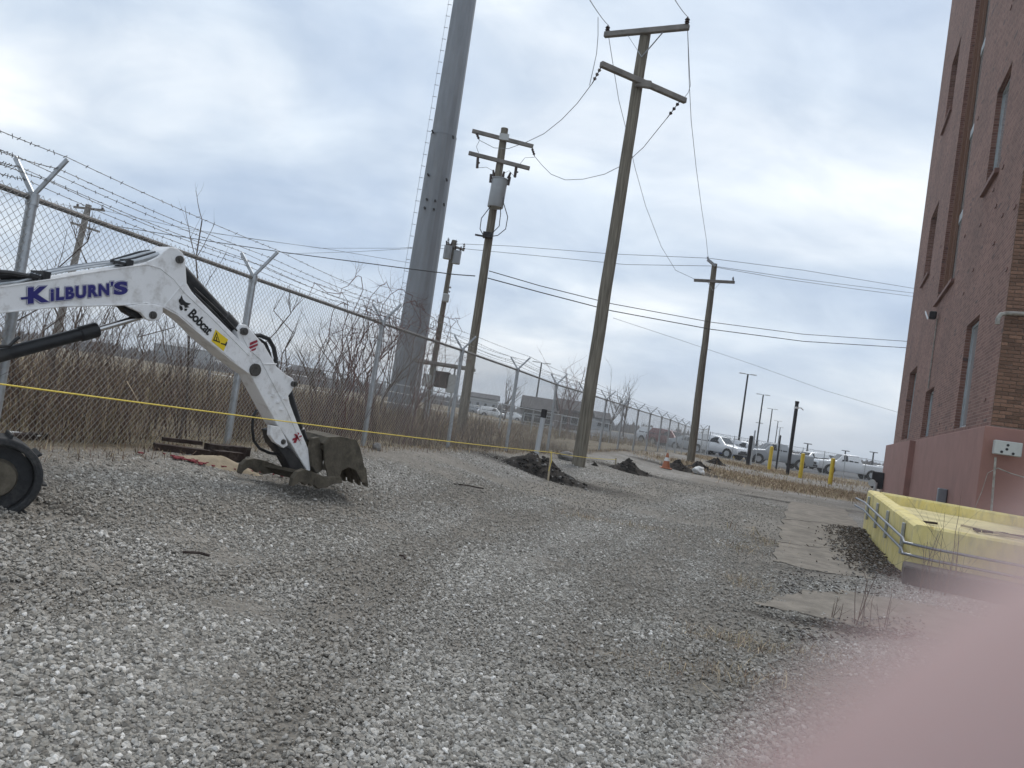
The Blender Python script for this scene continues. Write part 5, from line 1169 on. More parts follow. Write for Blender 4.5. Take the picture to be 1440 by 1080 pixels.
# ------------------------------------------------------------------ vehicles
def carpaint(n, c): return mat('car paint ' + n, c, .3, .1, .02, 2, coat=.6)
CP = {k: carpaint(k, c) for k, c in dict(white=(.72, .73, .74), silver=(.33, .35, .37), blue=(.03, .10, .36), dark=(.03, .033, .04), red=(.15, .03, .03), grey=(.13, .14, .15)).items()}
def vehicle(kind, paint, loc, rz, label, group='vehicles in the parking lot'):
    S = dict(  # x, lower half-width, belt z, roof z, roof half-width  (front = +x)
        suv=[(2.35, .80, .78, .78, .8), (2.3, .88, .92, .92, .8), (1.15, .93, 1.08, 1.08, .82), (.45, .93, 1.10, 1.66, .66), (-.6, .93, 1.12, 1.74, .70), (-1.9, .93, 1.12, 1.70, .68), (-2.3, .90, 1.10, 1.12, .8), (-2.38, .86, .9, .9, .8)],
        sedan=[(2.3, .76, .66, .66, .8), (2.25, .86, .80, .80, .8), (1.05, .90, .94, .94, .8), (.2, .90, .96, 1.40, .60), (-.8, .90, .98, 1.44, .62), (-1.75, .90, .99, 1.02, .74), (-2.25, .86, .96, .96, .78), (-2.32, .8, .78, .78, .8)],
        pickup=[(2.85, .85, .92, .92, .8), (2.8, .95, 1.10, 1.10, .8), (1.35, 1.0, 1.24, 1.24, .86), (.75, 1.0, 1.26, 1.86, .70), (-.55, 1.0, 1.28, 1.92, .74), (-.85, 1.0, 1.28, 1.30, .80), (-.95, 1.0, 1.28, 1.28, .95), (-2.85, .98, 1.28, 1.28, .95), (-2.9, .95, 1.1, 1.1, .9)])[kind]
    big = kind != 'sedan'; wr = .40 if kind == 'pickup' else (.37 if big else .33); z0 = .38 if big else .26
    wx = dict(suv=(1.45, -1.42), sedan=(1.4, -1.35), pickup=(1.85, -1.75))[kind]
    t = thing(dict(suv='parked_suv', sedan='parked_car', pickup='parked_pickup')[kind], label, dict(suv='suv', sedan='car', pickup='pickup truck')[kind], loc, rz, group)
    mb = MB(); vs = []; k = 8
    for (x, w, zb, zr, wf) in S:
        wr_ = w * (wf / .8 if zr <= zb + .05 else wf / .93 * .98)
        if zr <= zb + .05: ring = [(w * .92, z0), (w, z0 + .22), (w, zb - .06), (w * .93, zb), (-w * .93, zb), (-w, zb - .06), (-w, z0 + .22), (-w * .92, z0)]
        else: ring = [(w * .92, z0), (w, z0 + .22), (w * .97, zb), (wf, zr), (-wf, zr), (-w * .97, zb), (-w, z0 + .22), (-w * .92, z0)]
        vs += [Vector((x, y, z)) for y, z in ring]
    n_ = len(S); fs = [(i * k + j, i * k + (j + 1) % k, (i + 1) * k + (j + 1) % k, (i + 1) * k + j) for i in range(n_ - 1) for j in range(k)] + [tuple(range(k)), tuple(range(n_ * k - 1, n_ * k - k - 1, -1))]
    mb.add(vs, fs); body = obj('body', mb, paint, t, local=True, smooth=True, bevel=.04)
    cab = [q for q in S if q[3] > q[2] + .05]
    x1, x0 = cab[0][0], cab[-1][0]
    for sgn in (1, -1):
        xs = np.linspace(x0, x1, 4 if kind != 'sedan' else 3)
        for a, b in zip(xs, xs[1:]):
            q = MB(); a_, b_ = a + .04, b - .04
            zb, zr = cab[0][2] + .03, min(cab[0][3], cab[-1][3]) - .08; w = cab[0][1] * .97; wf = cab[0][4]
            yy = lambda z: sgn * (w + (wf - w) * (z - cab[0][2]) / (cab[0][3] - cab[0][2]) + .012)
            q.prism([Vector((a_, yy(zb), zb)), Vector((b_, yy(zb), zb)), Vector((b_, yy(zr), zr)), Vector((a_, yy(zr), zr))], (0, sgn * .006, 0)); obj('side_window', q, carglass, t, local=True)
    for (i0, i1) in ((S.index(cab[0]) - 1, S.index(cab[0])), (S.index(cab[-1]) + 1, S.index(cab[-1]))):
        a, b = S[i0], S[i1]; f = lambda s, y: Vector((a[0] + (b[0] - a[0]) * s, y, a[3] + (b[3] - a[3]) * s))
        off = Vector((.012 if a[0] > b[0] else -.012, 0, .014)); q = MB().prism([f(.12, -.72 * a[1]) + off, f(.12, .72 * a[1]) + off, f(.9, .9 * b[4]) + off, f(.9, -.9 * b[4]) + off], (0, 0, .006)); obj('windscreen', q, carglass, t, local=True)
    for x in wx:
        for sgn in (1, -1):
            y = sgn * (S[3][1] - .20); wmb = MB().tube([Vector((x, y, wr)), Vector((x, y + sgn * .215, wr))], wr, 18); wh = obj('wheel', wmb, tyrem, t, local=True, smooth=True)
            obj('rim', MB().tube([Vector((x, y + sgn * .2, wr)), Vector((x, y + sgn * .225, wr))], wr * .62, 14), rimm, wh, local=True)
            obj('wheel_arch', MB().tube([Vector((x, y + sgn * .1, wr)), Vector((x, y + sgn * .206, wr))], wr * 1.16, 18), tyrem, wh, local=True)
    f0, r0 = S[0], S[-1]
    for sgn in (1, -1):
        obj('headlight', MB().box((f0[0] - .02, sgn * f0[1] * .74, f0[2] - .10), (.12, .3, .16), bev=.03), lampm, t, local=True); obj('tail_light', MB().box((r0[0] + .03, sgn * r0[1] * .84, r0[2] - .12), (.1, .16, .26), bev=.02), tailm, t, local=True)
        obj('mirror', MB().box((cab[0][0] + .1, sgn * (cab[0][1] + .12), cab[0][2] + .08), (.14, .2, .15), bev=.03), blackpost, t, local=True)
    obj('grille', MB().box((f0[0] + .01, 0, f0[2] - .16), (.05, f0[1] * 1.0, .22), bev=.01), blackpost, t, local=True)
    obj('bumper', MB().box((f0[0] - .01, 0, z0 + .14), (.12, f0[1] * 1.8, .2), bev=.03), [blackpost, paint][kind == 'sedan'], t, local=True)
    if kind == 'pickup':
        obj('bed', MB().box((-1.9, 0, 1.285), (1.75, 1.66, .02)), blackpost, t, local=True)
    return t
def park(kind, p, px, pyb, Y, rz, label, z=None, group='vehicles in the parking lot'):
    c = P(px, pyb, Y); return vehicle(kind, CP[p], (c.x, c.y, gzf(c.x, c.y) + .04 if z is None else z), R(rz), label, group)
park('suv', 'white', 1008, 643, 64, -48, 'white suv parked nearest the far pole')
park('sedan', 'blue', 1026, 644, 70, -48, 'blue car parked beside the white suv')
park('suv', 'white', 1046, 646, 77, -45, 'white suv parked behind the blue car')
park('suv', 'dark', 1008, 636, 76, -48, 'dark suv showing over the roof of the white suv')
park('pickup', 'silver', 1090, 651, 66, 182, 'silver pickup with a dark bed behind the black posts')
park('suv', 'white', 1137, 654, 80, 205, 'white suv just left of the white pickup')
park('suv', 'dark', 1152, 654, 90, 205, 'dark suv behind the white pickup hood')
park('suv', 'silver', 1167, 655, 98, 205, 'silver suv behind the white pickup cab')
park('pickup', 'white', 1190, 673, 68, 176, 'white crew cab pickup side on, nearest the brick building')
park('sedan', 'white', 1232, 670, 98, 180, 'white car seen past the rear of the white pickup')
park('sedan', 'dark', 1250, 672, 92, 180, 'dark car touching the corner of the brick building')
park('suv', 'red', 943, 620, 74, -50, 'red suv seen through the fence left of the far pole')
park('suv', 'white', 925, 618, 80, -50, 'white suv seen through the fence left of the red suv')
park('sedan', 'silver', 975, 628, 70, -48, 'silver car seen through the fence by the far pole')
for (k_, c_, x, y, Y, lab) in (('suv', 'white', 691, 590, 82, 'white suv in the far lot between transformer pole and fence'), ('sedan', 'silver', 676, 583, 95, 'silver car in the far lot beside the transformer pole'), ('suv', 'dark', 706, 592, 90, 'dark suv in the far lot right of the white suv'), ('sedan', 'white', 718, 592, 80, 'white car in the far lot by the fifth fence post'), ('suv', 'grey', 697, 577, 120, 'grey suv in the back row of the far lot'), ('suv', 'white', 680, 572, 130, 'white suv in the back row of the far lot'), ('sedan', 'dark', 712, 580, 118, 'dark car in the back row of the far lot'), ('suv', 'silver', 668, 578, 105, 'silver suv in the far lot behind the transformer pole')):
    Y *= 1.5; c = P(x, y, Y); vehicle(k_, CP[c_], (c.x, c.y, gzf(c.x, c.y) - .25), R(random.choice((-20, 160, 10))), lab, 'cars in the far lot')

# ------------------------------------------------------------------ vegetation
STRAWS = [straw1, straw2, straw3, straw4]
def blades(name, X, Y, H, Wd, lean, mats, idx, label, cat, z=None):
    """bent two-segment blades, one mesh of stuff"""
    n = len(X); Z = gz(X, Y) if z is None else z; a = RNG.uniform(0, 2 * np.pi, n); l = np.abs(RNG.normal(0, lean, n)); th = RNG.uniform(0, np.pi, n)
    dx, dy = np.cos(a) * l * H, np.sin(a) * l * H; wx, wy = np.cos(th) * Wd / 2, np.sin(th) * Wd / 2
    b = np.stack([X, Y, Z - .02], 1); m = b + np.stack([dx * .35, dy * .35, H * .6], 1); t = b + np.stack([dx, dy, H * np.sqrt(np.maximum(.1, 1 - l * l * .6))], 1); w = np.stack([wx, wy, 0 * wx], 1)
    V = np.stack([b - w, b + w, m + w * .7, m - w * .7, t], 1).reshape(-1, 3); base = np.arange(n) * 5
    quads = np.stack([base, base + 1, base + 2, base + 3], 1); tris = np.stack([base + 3, base + 2, base + 4], 1)
    me = bpy.data.meshes.new(name); me.vertices.add(len(V)); me.vertices.foreach_set('co', V.astype(np.float32).ravel())
    loops = np.concatenate([quads.ravel(), tris.ravel()]); me.loops.add(len(loops)); me.loops.foreach_set('vertex_index', loops.astype(np.int32))
    me.polygons.add(2 * n); me.polygons.foreach_set('loop_start', np.concatenate([np.arange(n) * 4, 4 * n + np.arange(n) * 3]).astype(np.int32))
    me.polygons.foreach_set('material_index', np.concatenate([idx, idx]).astype(np.int32)); me.update(calc_edges=True); me.validate()
    o = obj(name, me, mats, kind='stuff'); o['label'] = label; o['category'] = cat; return o
def strip(n, y0, y1, d0, d1, p=1.0):
    y = y0 + (y1 - y0) * RNG.random(n) ** p; d = d0 + (d1 - d0) * RNG.random(n) ** 1.3; return np.interp(y, fy_, fx_) + d, y
def clumpf(X, Y, s, seed): return np.clip(.5 + 1.6 * nz(X, Y, s, seed), .08, 1.4)
X, Y = strip(26000, 4.2, 24, -.15, -5.5, 1.15); cl = clumpf(X, Y, .8, 5)
H = (.30 + .55 * RNG.random(X.size)) * cl * np.interp(Y, [4, 10, 16, 24], [1.25, 1.1, .85, .6])
blades('dry_brush', X, Y, H, .004 + .006 * RNG.random(X.size), .62, STRAWS, RNG.choice(4, X.size, p=[.17, .40, .25, .18]), 'brown dry weeds crowding the far side of the chain link fence', 'dry weeds')
X, Y = strip(26000, 12, 62, -4, -34, 1.2); H = (.3 + .4 * RNG.random(X.size)) * clumpf(X, Y, .25, 8)
blades('field_grass', X, Y, H, .012 + .022 * RNG.random(X.size), .5, STRAWS, RNG.choice(4, X.size, p=[.25, .35, .15, .25]), 'brown winter grass over the field behind the fence', 'grass')
def straw_pts(n, blobs_):
    xs, ys = [], []
    for (px, py, rx, ry, ang, amp) in blobs_:
        c = G(px, py); k_ = max(40, int(n * rx * ry)); u = RNG.normal(0, .55, k_) * rx; v = RNG.normal(0, .55, k_) * ry; a = R(ang); xs.append(c.x + u * math.cos(a) - v * math.sin(a)); ys.append(c.y + u * math.sin(a) + v * math.cos(a))
    X, Y = np.concatenate(xs), np.concatenate(ys); k_ = fence_d(X, Y) > .6; return X[k_], Y[k_]
TUFT = [(1030, 900, .35, .25, 0, .8), (1050, 820, .25, .4, 0, .7), (1070, 760, .3, .6, 0, .5), (1040, 770, .3, .5, 0, .6), (820, 728, .35, .25, 0, .7), (890, 740, .7, .25, 0, .6), (1010, 945, .6, .25, 0, .7), (1090, 915, .6, .2, 0, .6)]
X, Y = straw_pts(420, STRAW + TUFT * 4); H = .035 + .09 * RNG.random(X.size) ** 2 + .10 * (Y > 12)
blades('straw_grass', X, Y, H, .003 + .004 * RNG.random(X.size) + .012 * (Y > 12), 1.3, STRAWS, RNG.choice(4, X.size, p=[.5, .28, .07, .15]), 'matted straw coloured dead grass on the lot edge and among gravel', 'grass')
X, Y = strip(5000, 5, 30, .05, .5, 1.1); H = .03 + .10 * RNG.random(X.size) ** 2
blades('verge_grass', X, Y, H, .005 + .006 * RNG.random(X.size), .8, STRAWS, RNG.choice(4, X.size, p=[.3, .35, .25, .1]), 'short dead grass along the near side of the fence foot', 'grass')
# weeds in front of the fence of parked cars
X = RNG.uniform(9, 30, 5000); Y = 30 + RNG.random(5000) * 24 + X * .1; k_ = fence_d(X, Y) > 2; X, Y = X[k_], Y[k_]
blades('rough_grass', X, Y, .08 + .28 * RNG.random(X.size) ** 3, .015 + .02 * RNG.random(X.size), .6, STRAWS, RNG.choice(4, X.size, p=[.78, .16, .02, .04]), 'rough tan grass between the bollards and the parked cars', 'grass')
# fallen leaves and rubble along the yellow wall
def litter_strip():
    mb = MB(); rng = random.Random(4)
    for k in range(2600):
        f = rng.random(); a = G(1276 + rng.uniform(-10, 0), 815).lerp(G(1216, 748), f); side = abs(rng.gauss(0, .28)) + .03
        x, y = a.x - side, a.y + rng.uniform(-.1, .1) + side * .2; s = rng.uniform(.008, .028); z = gzf(x, y) + rng.uniform(.0, .05) * max(0, 1 - side * 1.5)
        th = rng.uniform(0, 6.28); c = Vector((x, y, z + .015)); u = Vector((math.cos(th), math.sin(th), rng.uniform(-.5, .5))) * s; v = Vector((-math.sin(th), math.cos(th), rng.uniform(-.5, .5))) * s * .6
        mb.prism([c - u, c - v, c + u, c + v], (0, 0, .006 + .01 * rng.random()), m=rng.choice((0, 0, 0, 1, 2)))
    for k in range(600):
        p = G(rng.uniform(1095, 1300), rng.uniform(806, 838) if rng.random() < .5 else rng.uniform(872, 905)); s = rng.uniform(.006, .02); th = rng.uniform(0, 6.28)
        c = p + Vector((0, 0, .02)); u = Vector((math.cos(th), math.sin(th), .2)) * s; v = Vector((-math.sin(th), math.cos(th), -.2)) * s * .7; mb.prism([c - u, c - v, c + u, c + v], (0, 0, .008), m=rng.choice((0, 1, 1, 2, 2)))
    o = obj('leaf_litter', mb, [mat('brown leaf', (.10, .078, .06), .9, 0, .3, 30), mat('dark leaf', (.055, .046, .039), .9, 0, .3, 30), clodg], fix=False); o['kind'] = 'stuff'; tag(o, 'dark leaf litter and rubble along the foot of the yellow wall', 'leaf litter')
litter_strip()

def stem(mb, p, d, L, r, rng, depth, bend=.25, split=(2, 4), sides=4, up=.25):
    n_ = 5; pts = [p]; dd = d.normalized(); rr = [r]
    for k in range(1, n_ + 1):
        dd = (dd + Vector((rng.uniform(-1, 1), rng.uniform(-1, 1), rng.uniform(-.5, 1) * up)) * bend * .5).normalized(); pts.append(pts[-1] + dd * L / n_); rr.append(r * (1 - .8 * k / n_) if depth == 0 else r * (1 - .5 * k / n_))
    mb.tube(pts, rr, sides if depth else 3, cap=False)
    if depth > 0:
        for _ in range(rng.randint(*split)):
            k = rng.randint(1, n_); a = rng.uniform(0, 6.28); side = Vector((math.cos(a), math.sin(a), rng.uniform(.2, 1.0))).normalized()
            stem(mb, pts[k], (dd * .6 + side * .8), L * rng.uniform(.4, .7), rr[k] * .6, rng, depth - 1, bend, split, sides, up)
def bare_tree(name, loc, h, label, seed, m=twig, depth=4, r=.05, cat='tree', group=None, spread=.5):
    rng = random.Random(seed); t = thing(name, label, cat, loc, group=group); loc = Vector(loc)
    tr = MB(); pts = [loc + Vector((0, 0, -.1)), loc + Vector((rng.uniform(-.05, .05) * h, 0, h * .2)), loc + Vector((rng.uniform(-.06, .06) * h, 0, h * .42))]; tr.tube(pts, [r, r * .85, r * .7], 7); obj('trunk', tr, m, t)
    cr_ = MB()
    for k in range(7):
        a = rng.uniform(0, 6.28); b = pts[1].lerp(pts[2], rng.random()); stem(cr_, b, Vector((math.cos(a) * spread, math.sin(a) * spread, rng.uniform(.6, 1.2))), h * rng.uniform(.35, .6), r * .5, rng, depth - 1, .3, (2, 4), 4, .5)
    obj('crown', cr_, m, t, fix=False)
# tall single stems behind the fence
SAP = [(101, 400, 337, 8.6, 'thin bare stem rising over the middle of the boom, left one'), (137, 400, 340, 9.4, 'thin bare stem rising over the middle of the boom, right one'), (388, 520, 437, 10.5, 'bare stem beside the big hose loop of the stick'), (407, 520, 441, 11.0, 'tallest bare stem just right of the stick hose loop'), (420, 540, 466, 10.2, 'shorter bare stem right of the stick hose loop'), (300, 560, 315, 8.0, 'very tall bare sapling reaching above the barbed wire by the boom knee'),
       (75, 560, 440, 7.4, 'bare stem under the boom below the blue lettering'), (165, 560, 440, 8.8, 'bare stem under the boom near the cylinder gland'), (215, 575, 455, 9.6, 'bare stem below the boom cylinder pin'), (240, 580, 470, 9.0, 'bare stem under the sloping lower boom'), (40, 560, 430, 7.0, 'leftmost bare stem under the boom'), (455, 600, 470, 12.5, 'bare stem left of the vine tangle, nearer the bucket'), (487, 600, 455, 14.0, 'bare stem standing inside the vine tangle'), (522, 590, 450, 14.6, 'bare stem touching the third fence post')]
for i, (x, yb, yt, Yd, lab) in enumerate(SAP):
    tp = P(x, yt, Yd); 
    if fence_d(tp.x, Yd) > -.25: tp.x = float(np.interp(Yd, fy_, fx_)) - .3
    b = Vector((tp.x, Yd, gzf(tp.x, Yd))); rng = random.Random(100 + i); h = tp.z - b.z
    t = thing('bare_sapling', lab, 'sapling', tuple(b), group='bare saplings behind the fence')
    pts = [b + Vector((rng.uniform(-.04, .04) * k, rng.uniform(-.03, .03) * k, h * k / 6)) for k in range(7)]; pts[0].z -= .05; obj('stem', MB().tube(pts, [.013 * (1 - .7 * k / 6) + .002 for k in range(7)], 5), twig, t)
    mb = MB()
    for k in range(9): j = rng.randint(2, 6); a = rng.uniform(0, 6.28); stem(mb, pts[j], Vector((math.cos(a) * .5, math.sin(a) * .5, 1)), h * rng.uniform(.12, .26), .005, rng, 1, .2, (1, 3), 3)
    obj('twigs', mb, twig, t, fix=False)
def brush_stems():
    mb = MB(); rng = random.Random(5)
    for k in range(750):
        y = 4.3 + 14 * rng.random() ** 1.2; d = -.12 - 3.2 * rng.random() ** 1.4; x = float(np.interp(y, fy_, fx_)) + d; b = Vector((x, y, gzf(x, y)))
        h = rng.uniform(.55, 1.25) * np.interp(y, [4, 9, 13, 18], [1.15, 1.05, .95, .7]); stem(mb, b, Vector((rng.uniform(-.4, .4), rng.uniform(-.4, .4), 1)), h, .006, rng, 1, .22, (2, 5), 3)
    o = obj('weed_stems', mb, straw3, fix=False); o['kind'] = 'stuff'; o['label'] = 'tangle of thin dark weed stems behind the chain link fence'; o['category'] = 'dry weeds'
brush_stems()
# vine tangle climbing the fence by the third post
def vines(base_px, Yd, n_, label, seed, reach):
    rng = random.Random(seed); x0 = P(base_px, 560, Yd).x; x0 = min(x0, float(np.interp(Yd, fy_, fx_)) - .1); b = Vector((x0, Yd, gzf(x0, Yd)))
    t = thing('vine_tangle', label, 'vine', tuple(b)); mb = MB()
    u = Vector((fx[3] - fx[1], fy[3] - fy[1], 0)).normalized()
    for k in range(n_):
        p = b + u * rng.uniform(-.7, .7) + Vector((rng.uniform(-.3, .1), 0, 0)); pts = [p]; top = rng.uniform(1.5, 2.35); s = rng.choice((-1, 1, 1)); L = rng.uniform(.4, reach)
        for j in range(1, 17):
            f = j / 16
            if f < .55: q = p + Vector((0, 0, top * f / .55)) + u * s * L * .25 * f + Vector((.12 * f, 0, 0))
            else: g = (f - .55) / .45; q = p + u * s * L * (.14 + .86 * g) + Vector((.12, 0, top + .16 * math.sin(g * math.pi * .9) - .35 * g * g))
            pts.append(q + Vector((rng.uniform(-.06, .06), rng.uniform(-.06, .06), rng.uniform(-.06, .06))))
        mb.tube(pts, [.0055 * (1 - .6 * j / 16) + .0015 for j in range(17)], 4, cap=False)
        for _ in range(8):
            j = rng.randint(6, 15); a = rng.uniform(0, 6.28); stem(mb, pts[j], Vector((math.cos(a), math.sin(a), rng.uniform(-.3, 1))), rng.uniform(.15, .5), .0025, rng, 1, .5, (2, 4), 3)
    obj('canes', mb, twigred, t, fix=False)
vines(515, 11.0, 19, 'red brown bare vines arching over the fence top by the third post', 3, 1.8); vines(600, 13.4, 11, 'bare vines tangled in the barbed wire before the monopole', 9, 1.6)
for i, (x, Yd, h, lab, m_) in enumerate(((480, 19, 2.9, 'bare grey shrub behind the fence left of the monopole', twig), (520, 17, 3.0, 'bare shrub pressed against the fence before the monopole', twigred), (445, 22, 2.6, 'bare low shrub behind the bucket and fence', twig), (545, 24, 3.0, 'bare shrub at the left foot of the monopole', twig), (590, 27, 2.4, 'bare shrub at the right foot of the monopole', twigred))):
    p = P(x, 545, Yd); bare_tree('bare_shrub', (p.x, Yd, gzf(p.x, Yd)), h, lab, 40 + i, m_, 4, .035, 'shrub', 'bare shrubs near the monopole', .7)
for i, (x, Yd, h, lab) in enumerate(((785, 80, 6.6, 'bare pinkish tree just left of the tall near pole'), (800, 86, 7.4, 'bare tree touching the tall near pole on its left'), (862, 95, 6.4, 'bare tree beyond the fence right of the tall near pole'), (880, 100, 7.6, 'taller bare tree beyond the fence right of the tall near pole'), (708, 92, 5.6, 'thin bare tree over the far parked cars'))):
    p = P(x, 590, Yd); bare_tree('bare_tree', (p.x, Yd, gzf(p.x, Yd)), h, lab, 70 + i, twigred if i < 2 else twig, 4, .11, 'tree', 'bare trees beyond the fence', .45)
# dry weeds standing before the slabs and the yellow wall
for i, (x, yb, yt, lab) in enumerate(((1208, 880, 795, 'tallest dry weed standing on the near concrete strip'), (1221, 884, 815, 'dry weed right of the tallest weed on the near concrete'), (1240, 886, 830, 'short dry weed at the right of the near concrete'), (1180, 872, 838, 'very short dry weed left on the near concrete'), (1310, 835, 716, 'dry stalk before the yellow wall left of the others'), (1330, 838, 722, 'dry stalk before the yellow wall in the middle'), (1345, 836, 740, 'dry stalk before the yellow wall on the right'), (1295, 830, 745, 'short dry stalk at the yellow wall corner'))):
    b = G(x, yb); h = (yb - yt) / F * b.y; rng = random.Random(200 + i); t = thing('dry_weed', lab, 'weed', tuple(b))
    mb = MB()
    for k in range(3): stem(mb, b + Vector((rng.uniform(-.05, .05), rng.uniform(-.05, .05), -.02)), Vector((rng.uniform(-.2, .2), rng.uniform(-.2, .2), 1)), h * (1 if k == 0 else rng.uniform(.5, .85)), .0045, rng, 2 if k == 0 else 1, .14, (1, 4), 4, .4)
    obj('stalks', mb, straw3, t, fix=False)

# ------------------------------------------------------------------ far background
def far_woods():
    mb = MB(); rng = random.Random(77)
    for k in range(5200):
        Yd = rng.uniform(230, 420); ax = rng.uniform(-.80, .62); x = ax * Yd; h = rng.uniform(1.6, 4.6) * (1 + .6 * mnoise.noise(Vector((x * .02, Yd * .01, 3)))) * (.75 if ax > .1 else 1.0); w = rng.uniform(.5, 1.6)
        b = Vector((x, Yd, -.5)); j = rng.uniform(-.4, .4); mb.add([b - Vector((w, 0, 0)), b + Vector((w, 0, 0)), b + Vector((w * .6 + j, 0, h * .7)), b + Vector((j, rng.uniform(-.5, .5), h)), b + Vector((-w * .7 + j, 0, h * .6))], [(0, 1, 2, 3, 4)], m=rng.choice((0, 0, 1)))
        for _ in range(2): c = b + Vector((j + rng.uniform(-w, w), 0, h * .6)); mb.add([c - Vector((.08, 0, 0)), c + Vector((.08, 0, 0)), c + Vector((rng.uniform(-.6, .6), 0, h * rng.uniform(.4, .8)))], [(0, 1, 2)])
    o = obj('far_woods', mb, [mat('hazy bare wood', (.135, .125, .125), .95, 0, .25, .05), mat('hazy brown scrub', (.15, .13, .115), .95, 0, .25, .05)], fix=False); o['kind'] = 'stuff'; tag(o, 'low line of bare grey brown woods on the horizon', 'woods')
far_woods()
def shed(px0, px1, pyb, pyt, Y, m, roofm, label, depth=12, wins=0):
    a, b = P(px0, pyb, Y), P(px1, pyb, Y); zt = P((px0 + px1) / 2, pyt, Y).z; z0 = -.2; t = thing('distant_building', label, 'building', (a.x, Y, 0))
    w = obj('wall', MB().box(((a.x + b.x) / 2, Y + depth / 2, (z0 + zt) / 2), (b.x - a.x, depth, zt - z0)), m, t)
    o_ = .35; obj('roof', MB().prism([Vector((a.x - o_, Y - o_, zt + .003)), Vector((b.x + o_, Y - o_, zt + .003)), Vector((b.x + o_, Y + depth / 2, zt + 1.3)), Vector((a.x - o_, Y + depth / 2, zt + 1.3))], (0, 0, .2)), roofm, t); obj('roof', MB().prism([Vector((a.x - o_, Y + depth + o_, zt + .003)), Vector((b.x + o_, Y + depth + o_, zt + .003)), Vector((b.x + o_, Y + depth / 2 + .002, zt + 1.3)), Vector((a.x - o_, Y + depth / 2 + .002, zt + 1.3))], (0, 0, .2)), roofm, t)
    for k in range(wins):
        x = a.x + (b.x - a.x) * (k + .5) / wins; wd = obj('window', MB().box((x, Y - .02, zt * .55), (.9, .08, .9)), framem, t); obj('pane', MB().box((x, Y - .07, zt * .55), (.75, .02, .75)), carglass, wd)
hw = mat('hazy white siding', (.30, .31, .32), .8); hb = mat('hazy brown siding', (.13, .10, .09), .85); hr = mat('hazy roof', (.055, .052, .055), .9)
shed(735, 776, 592, 578, 78, mat('grey shed siding', (.11, .115, .12), .8), hr, 'grey shed with dark roof beyond the fence left of the near pole', 9, 3); shed(786, 815, 592, 579, 90, hb, hr, 'brown house beyond the fence touching the near pole', 9, 2); shed(838, 858, 596, 590, 150, hw, hr, 'small pale distant building right of the near pole', 10, 2)
shed(400, 440, 534, 522, 230, hb, hr, 'long brown low building far behind the bucket hoses', 14, 3); shed(215, 300, 500, 489, 260, hw, hw, 'long white low building on the far left horizon', 20, 5); shed(655, 700, 566, 560, 220, hw, hr, 'pale distant building over the far parked cars', 14, 4)

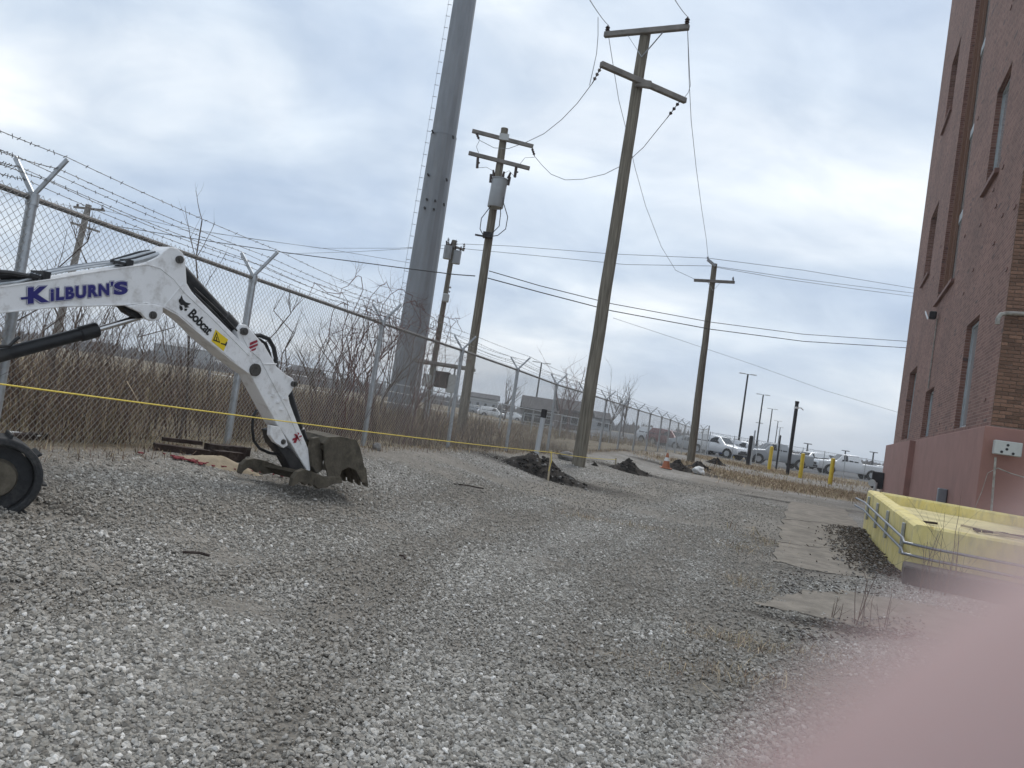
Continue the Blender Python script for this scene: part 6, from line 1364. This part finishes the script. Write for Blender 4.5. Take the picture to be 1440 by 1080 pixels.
# ------------------------------------------------------------------ the photographer's hand, one finger across the lens corner
def hand():
    C2W = cam.matrix_world
    def w(x, y, z): return C2W @ Vector((x / 1000, y / 1000, z / 1000))          # millimetres in the camera's own frame
    J = {}; E_ = []; vs = []; rad = []
    def add(nm, p, r): J[nm] = len(vs); vs.append(w(*p)); rad.append(r / 1000); return J[nm]
    add('wrist', (118, -62, 52), 27); add('palm', (98, -30, 34), 25); add('forearm', (150, -150, 105), 31); add('elbow', (205, -300, 190), 42)
    E_ += [('wrist', 'palm'), ('wrist', 'forearm'), ('forearm', 'elbow')]
    fingers = {'index': [(76, 12, 14), (46, 10, -9), (26.4, -2.4, -14.3), (11.4, -12.5, -15.7), (2.4, -19.4, -15.2)], 'middle': [(90, 10, 20), (70, 44, 2), (52, 60, -8), (40, 64, -6), (34, 64, -2)],
               'ring': [(102, 0, 28), (92, 42, 18), (76, 62, 10), (62, 68, 10), (56, 68, 14)], 'little': [(112, -14, 36), (110, 22, 32), (100, 40, 26), (90, 46, 26), (85, 46, 29)], 'thumb': [(92, -48, 26), (66, -52, 22), (44, -46, 22), (34, -42, 24)]}
    rr = {'index': [10.5, 9.2, 8.8, 8.2, 6.8], 'middle': [10.5, 9.4, 8.8, 8, 6.5], 'ring': [10, 9, 8.4, 7.6, 6.2], 'little': [9, 7.8, 7.2, 6.6, 5.4], 'thumb': [13, 11, 10, 7.5]}
    for f, pts in fingers.items():
        prev = 'palm' if f != 'thumb' else 'wrist'
        for k, p in enumerate(pts): add(f + str(k), p, rr[f][k]); E_.append((prev, f + str(k))); prev = f + str(k)
    me = bpy.data.meshes.new('hand'); me.from_pydata([tuple(v) for v in vs], [(J[a], J[b]) for a, b in E_], []); me.update()
    skin = bpy.data.materials.new('skin'); skin.use_nodes = True; t = skin.node_tree; b = t.nodes['Principled BSDF']; b.inputs['Roughness'].default_value = .5
    n_ = N('ShaderNodeTexNoise', t); n_.inputs['Scale'].default_value = 180; g = N('ShaderNodeNewGeometry', t); t.links.new(g.outputs['Position'], n_.inputs['Vector'])
    rp = N('ShaderNodeValToRGB', t); rp.color_ramp.elements[0].color = (.40, .262, .242, 1); rp.color_ramp.elements[1].color = (.49, .34, .318, 1); t.links.new(n_.outputs['Fac'], rp.inputs[0]); t.links.new(rp.outputs[0], b.inputs['Base Color'])
    b.inputs['Subsurface Weight'].default_value = .15; b.inputs['Subsurface Scale'].default_value = .004; b.inputs['Subsurface Radius'].default_value = (1, .35, .25)
    o = obj('hand', me, skin); tag(o, 'blurred pink finger close to the lens covering the lower right corner', 'hand')
    m_ = o.modifiers.new('skin', 'SKIN'); m_.use_smooth_shade = True
    for i, sv in enumerate(me.skin_vertices[0].data): sv.radius = (rad[i], rad[i]); sv.use_root = i == 0
    s_ = o.modifiers.new('sub', 'SUBSURF'); s_.levels = 2; s_.render_levels = 2
hand()
gravel()

# ------------------------------------------------------------------ damp air over the flat land
def haze():
    m = bpy.data.materials.new('damp air'); m.use_nodes = True; t = m.node_tree; t.nodes.remove(t.nodes['Principled BSDF'])
    v = N('ShaderNodeVolumePrincipled', t); v.inputs['Color'].default_value = (.90, .94, 1, 1); v.inputs['Density'].default_value = .0007; v.inputs['Anisotropy'].default_value = .2
    t.links.new(v.outputs[0], t.nodes['Material Output'].inputs['Volume'])
    o = obj('haze', MB().box((0, 580, 24.5), (2900, 2500, 55)), m, kind='stuff'); o['label'] = 'thin damp haze over the whole flat site'; o['category'] = 'haze'
haze()
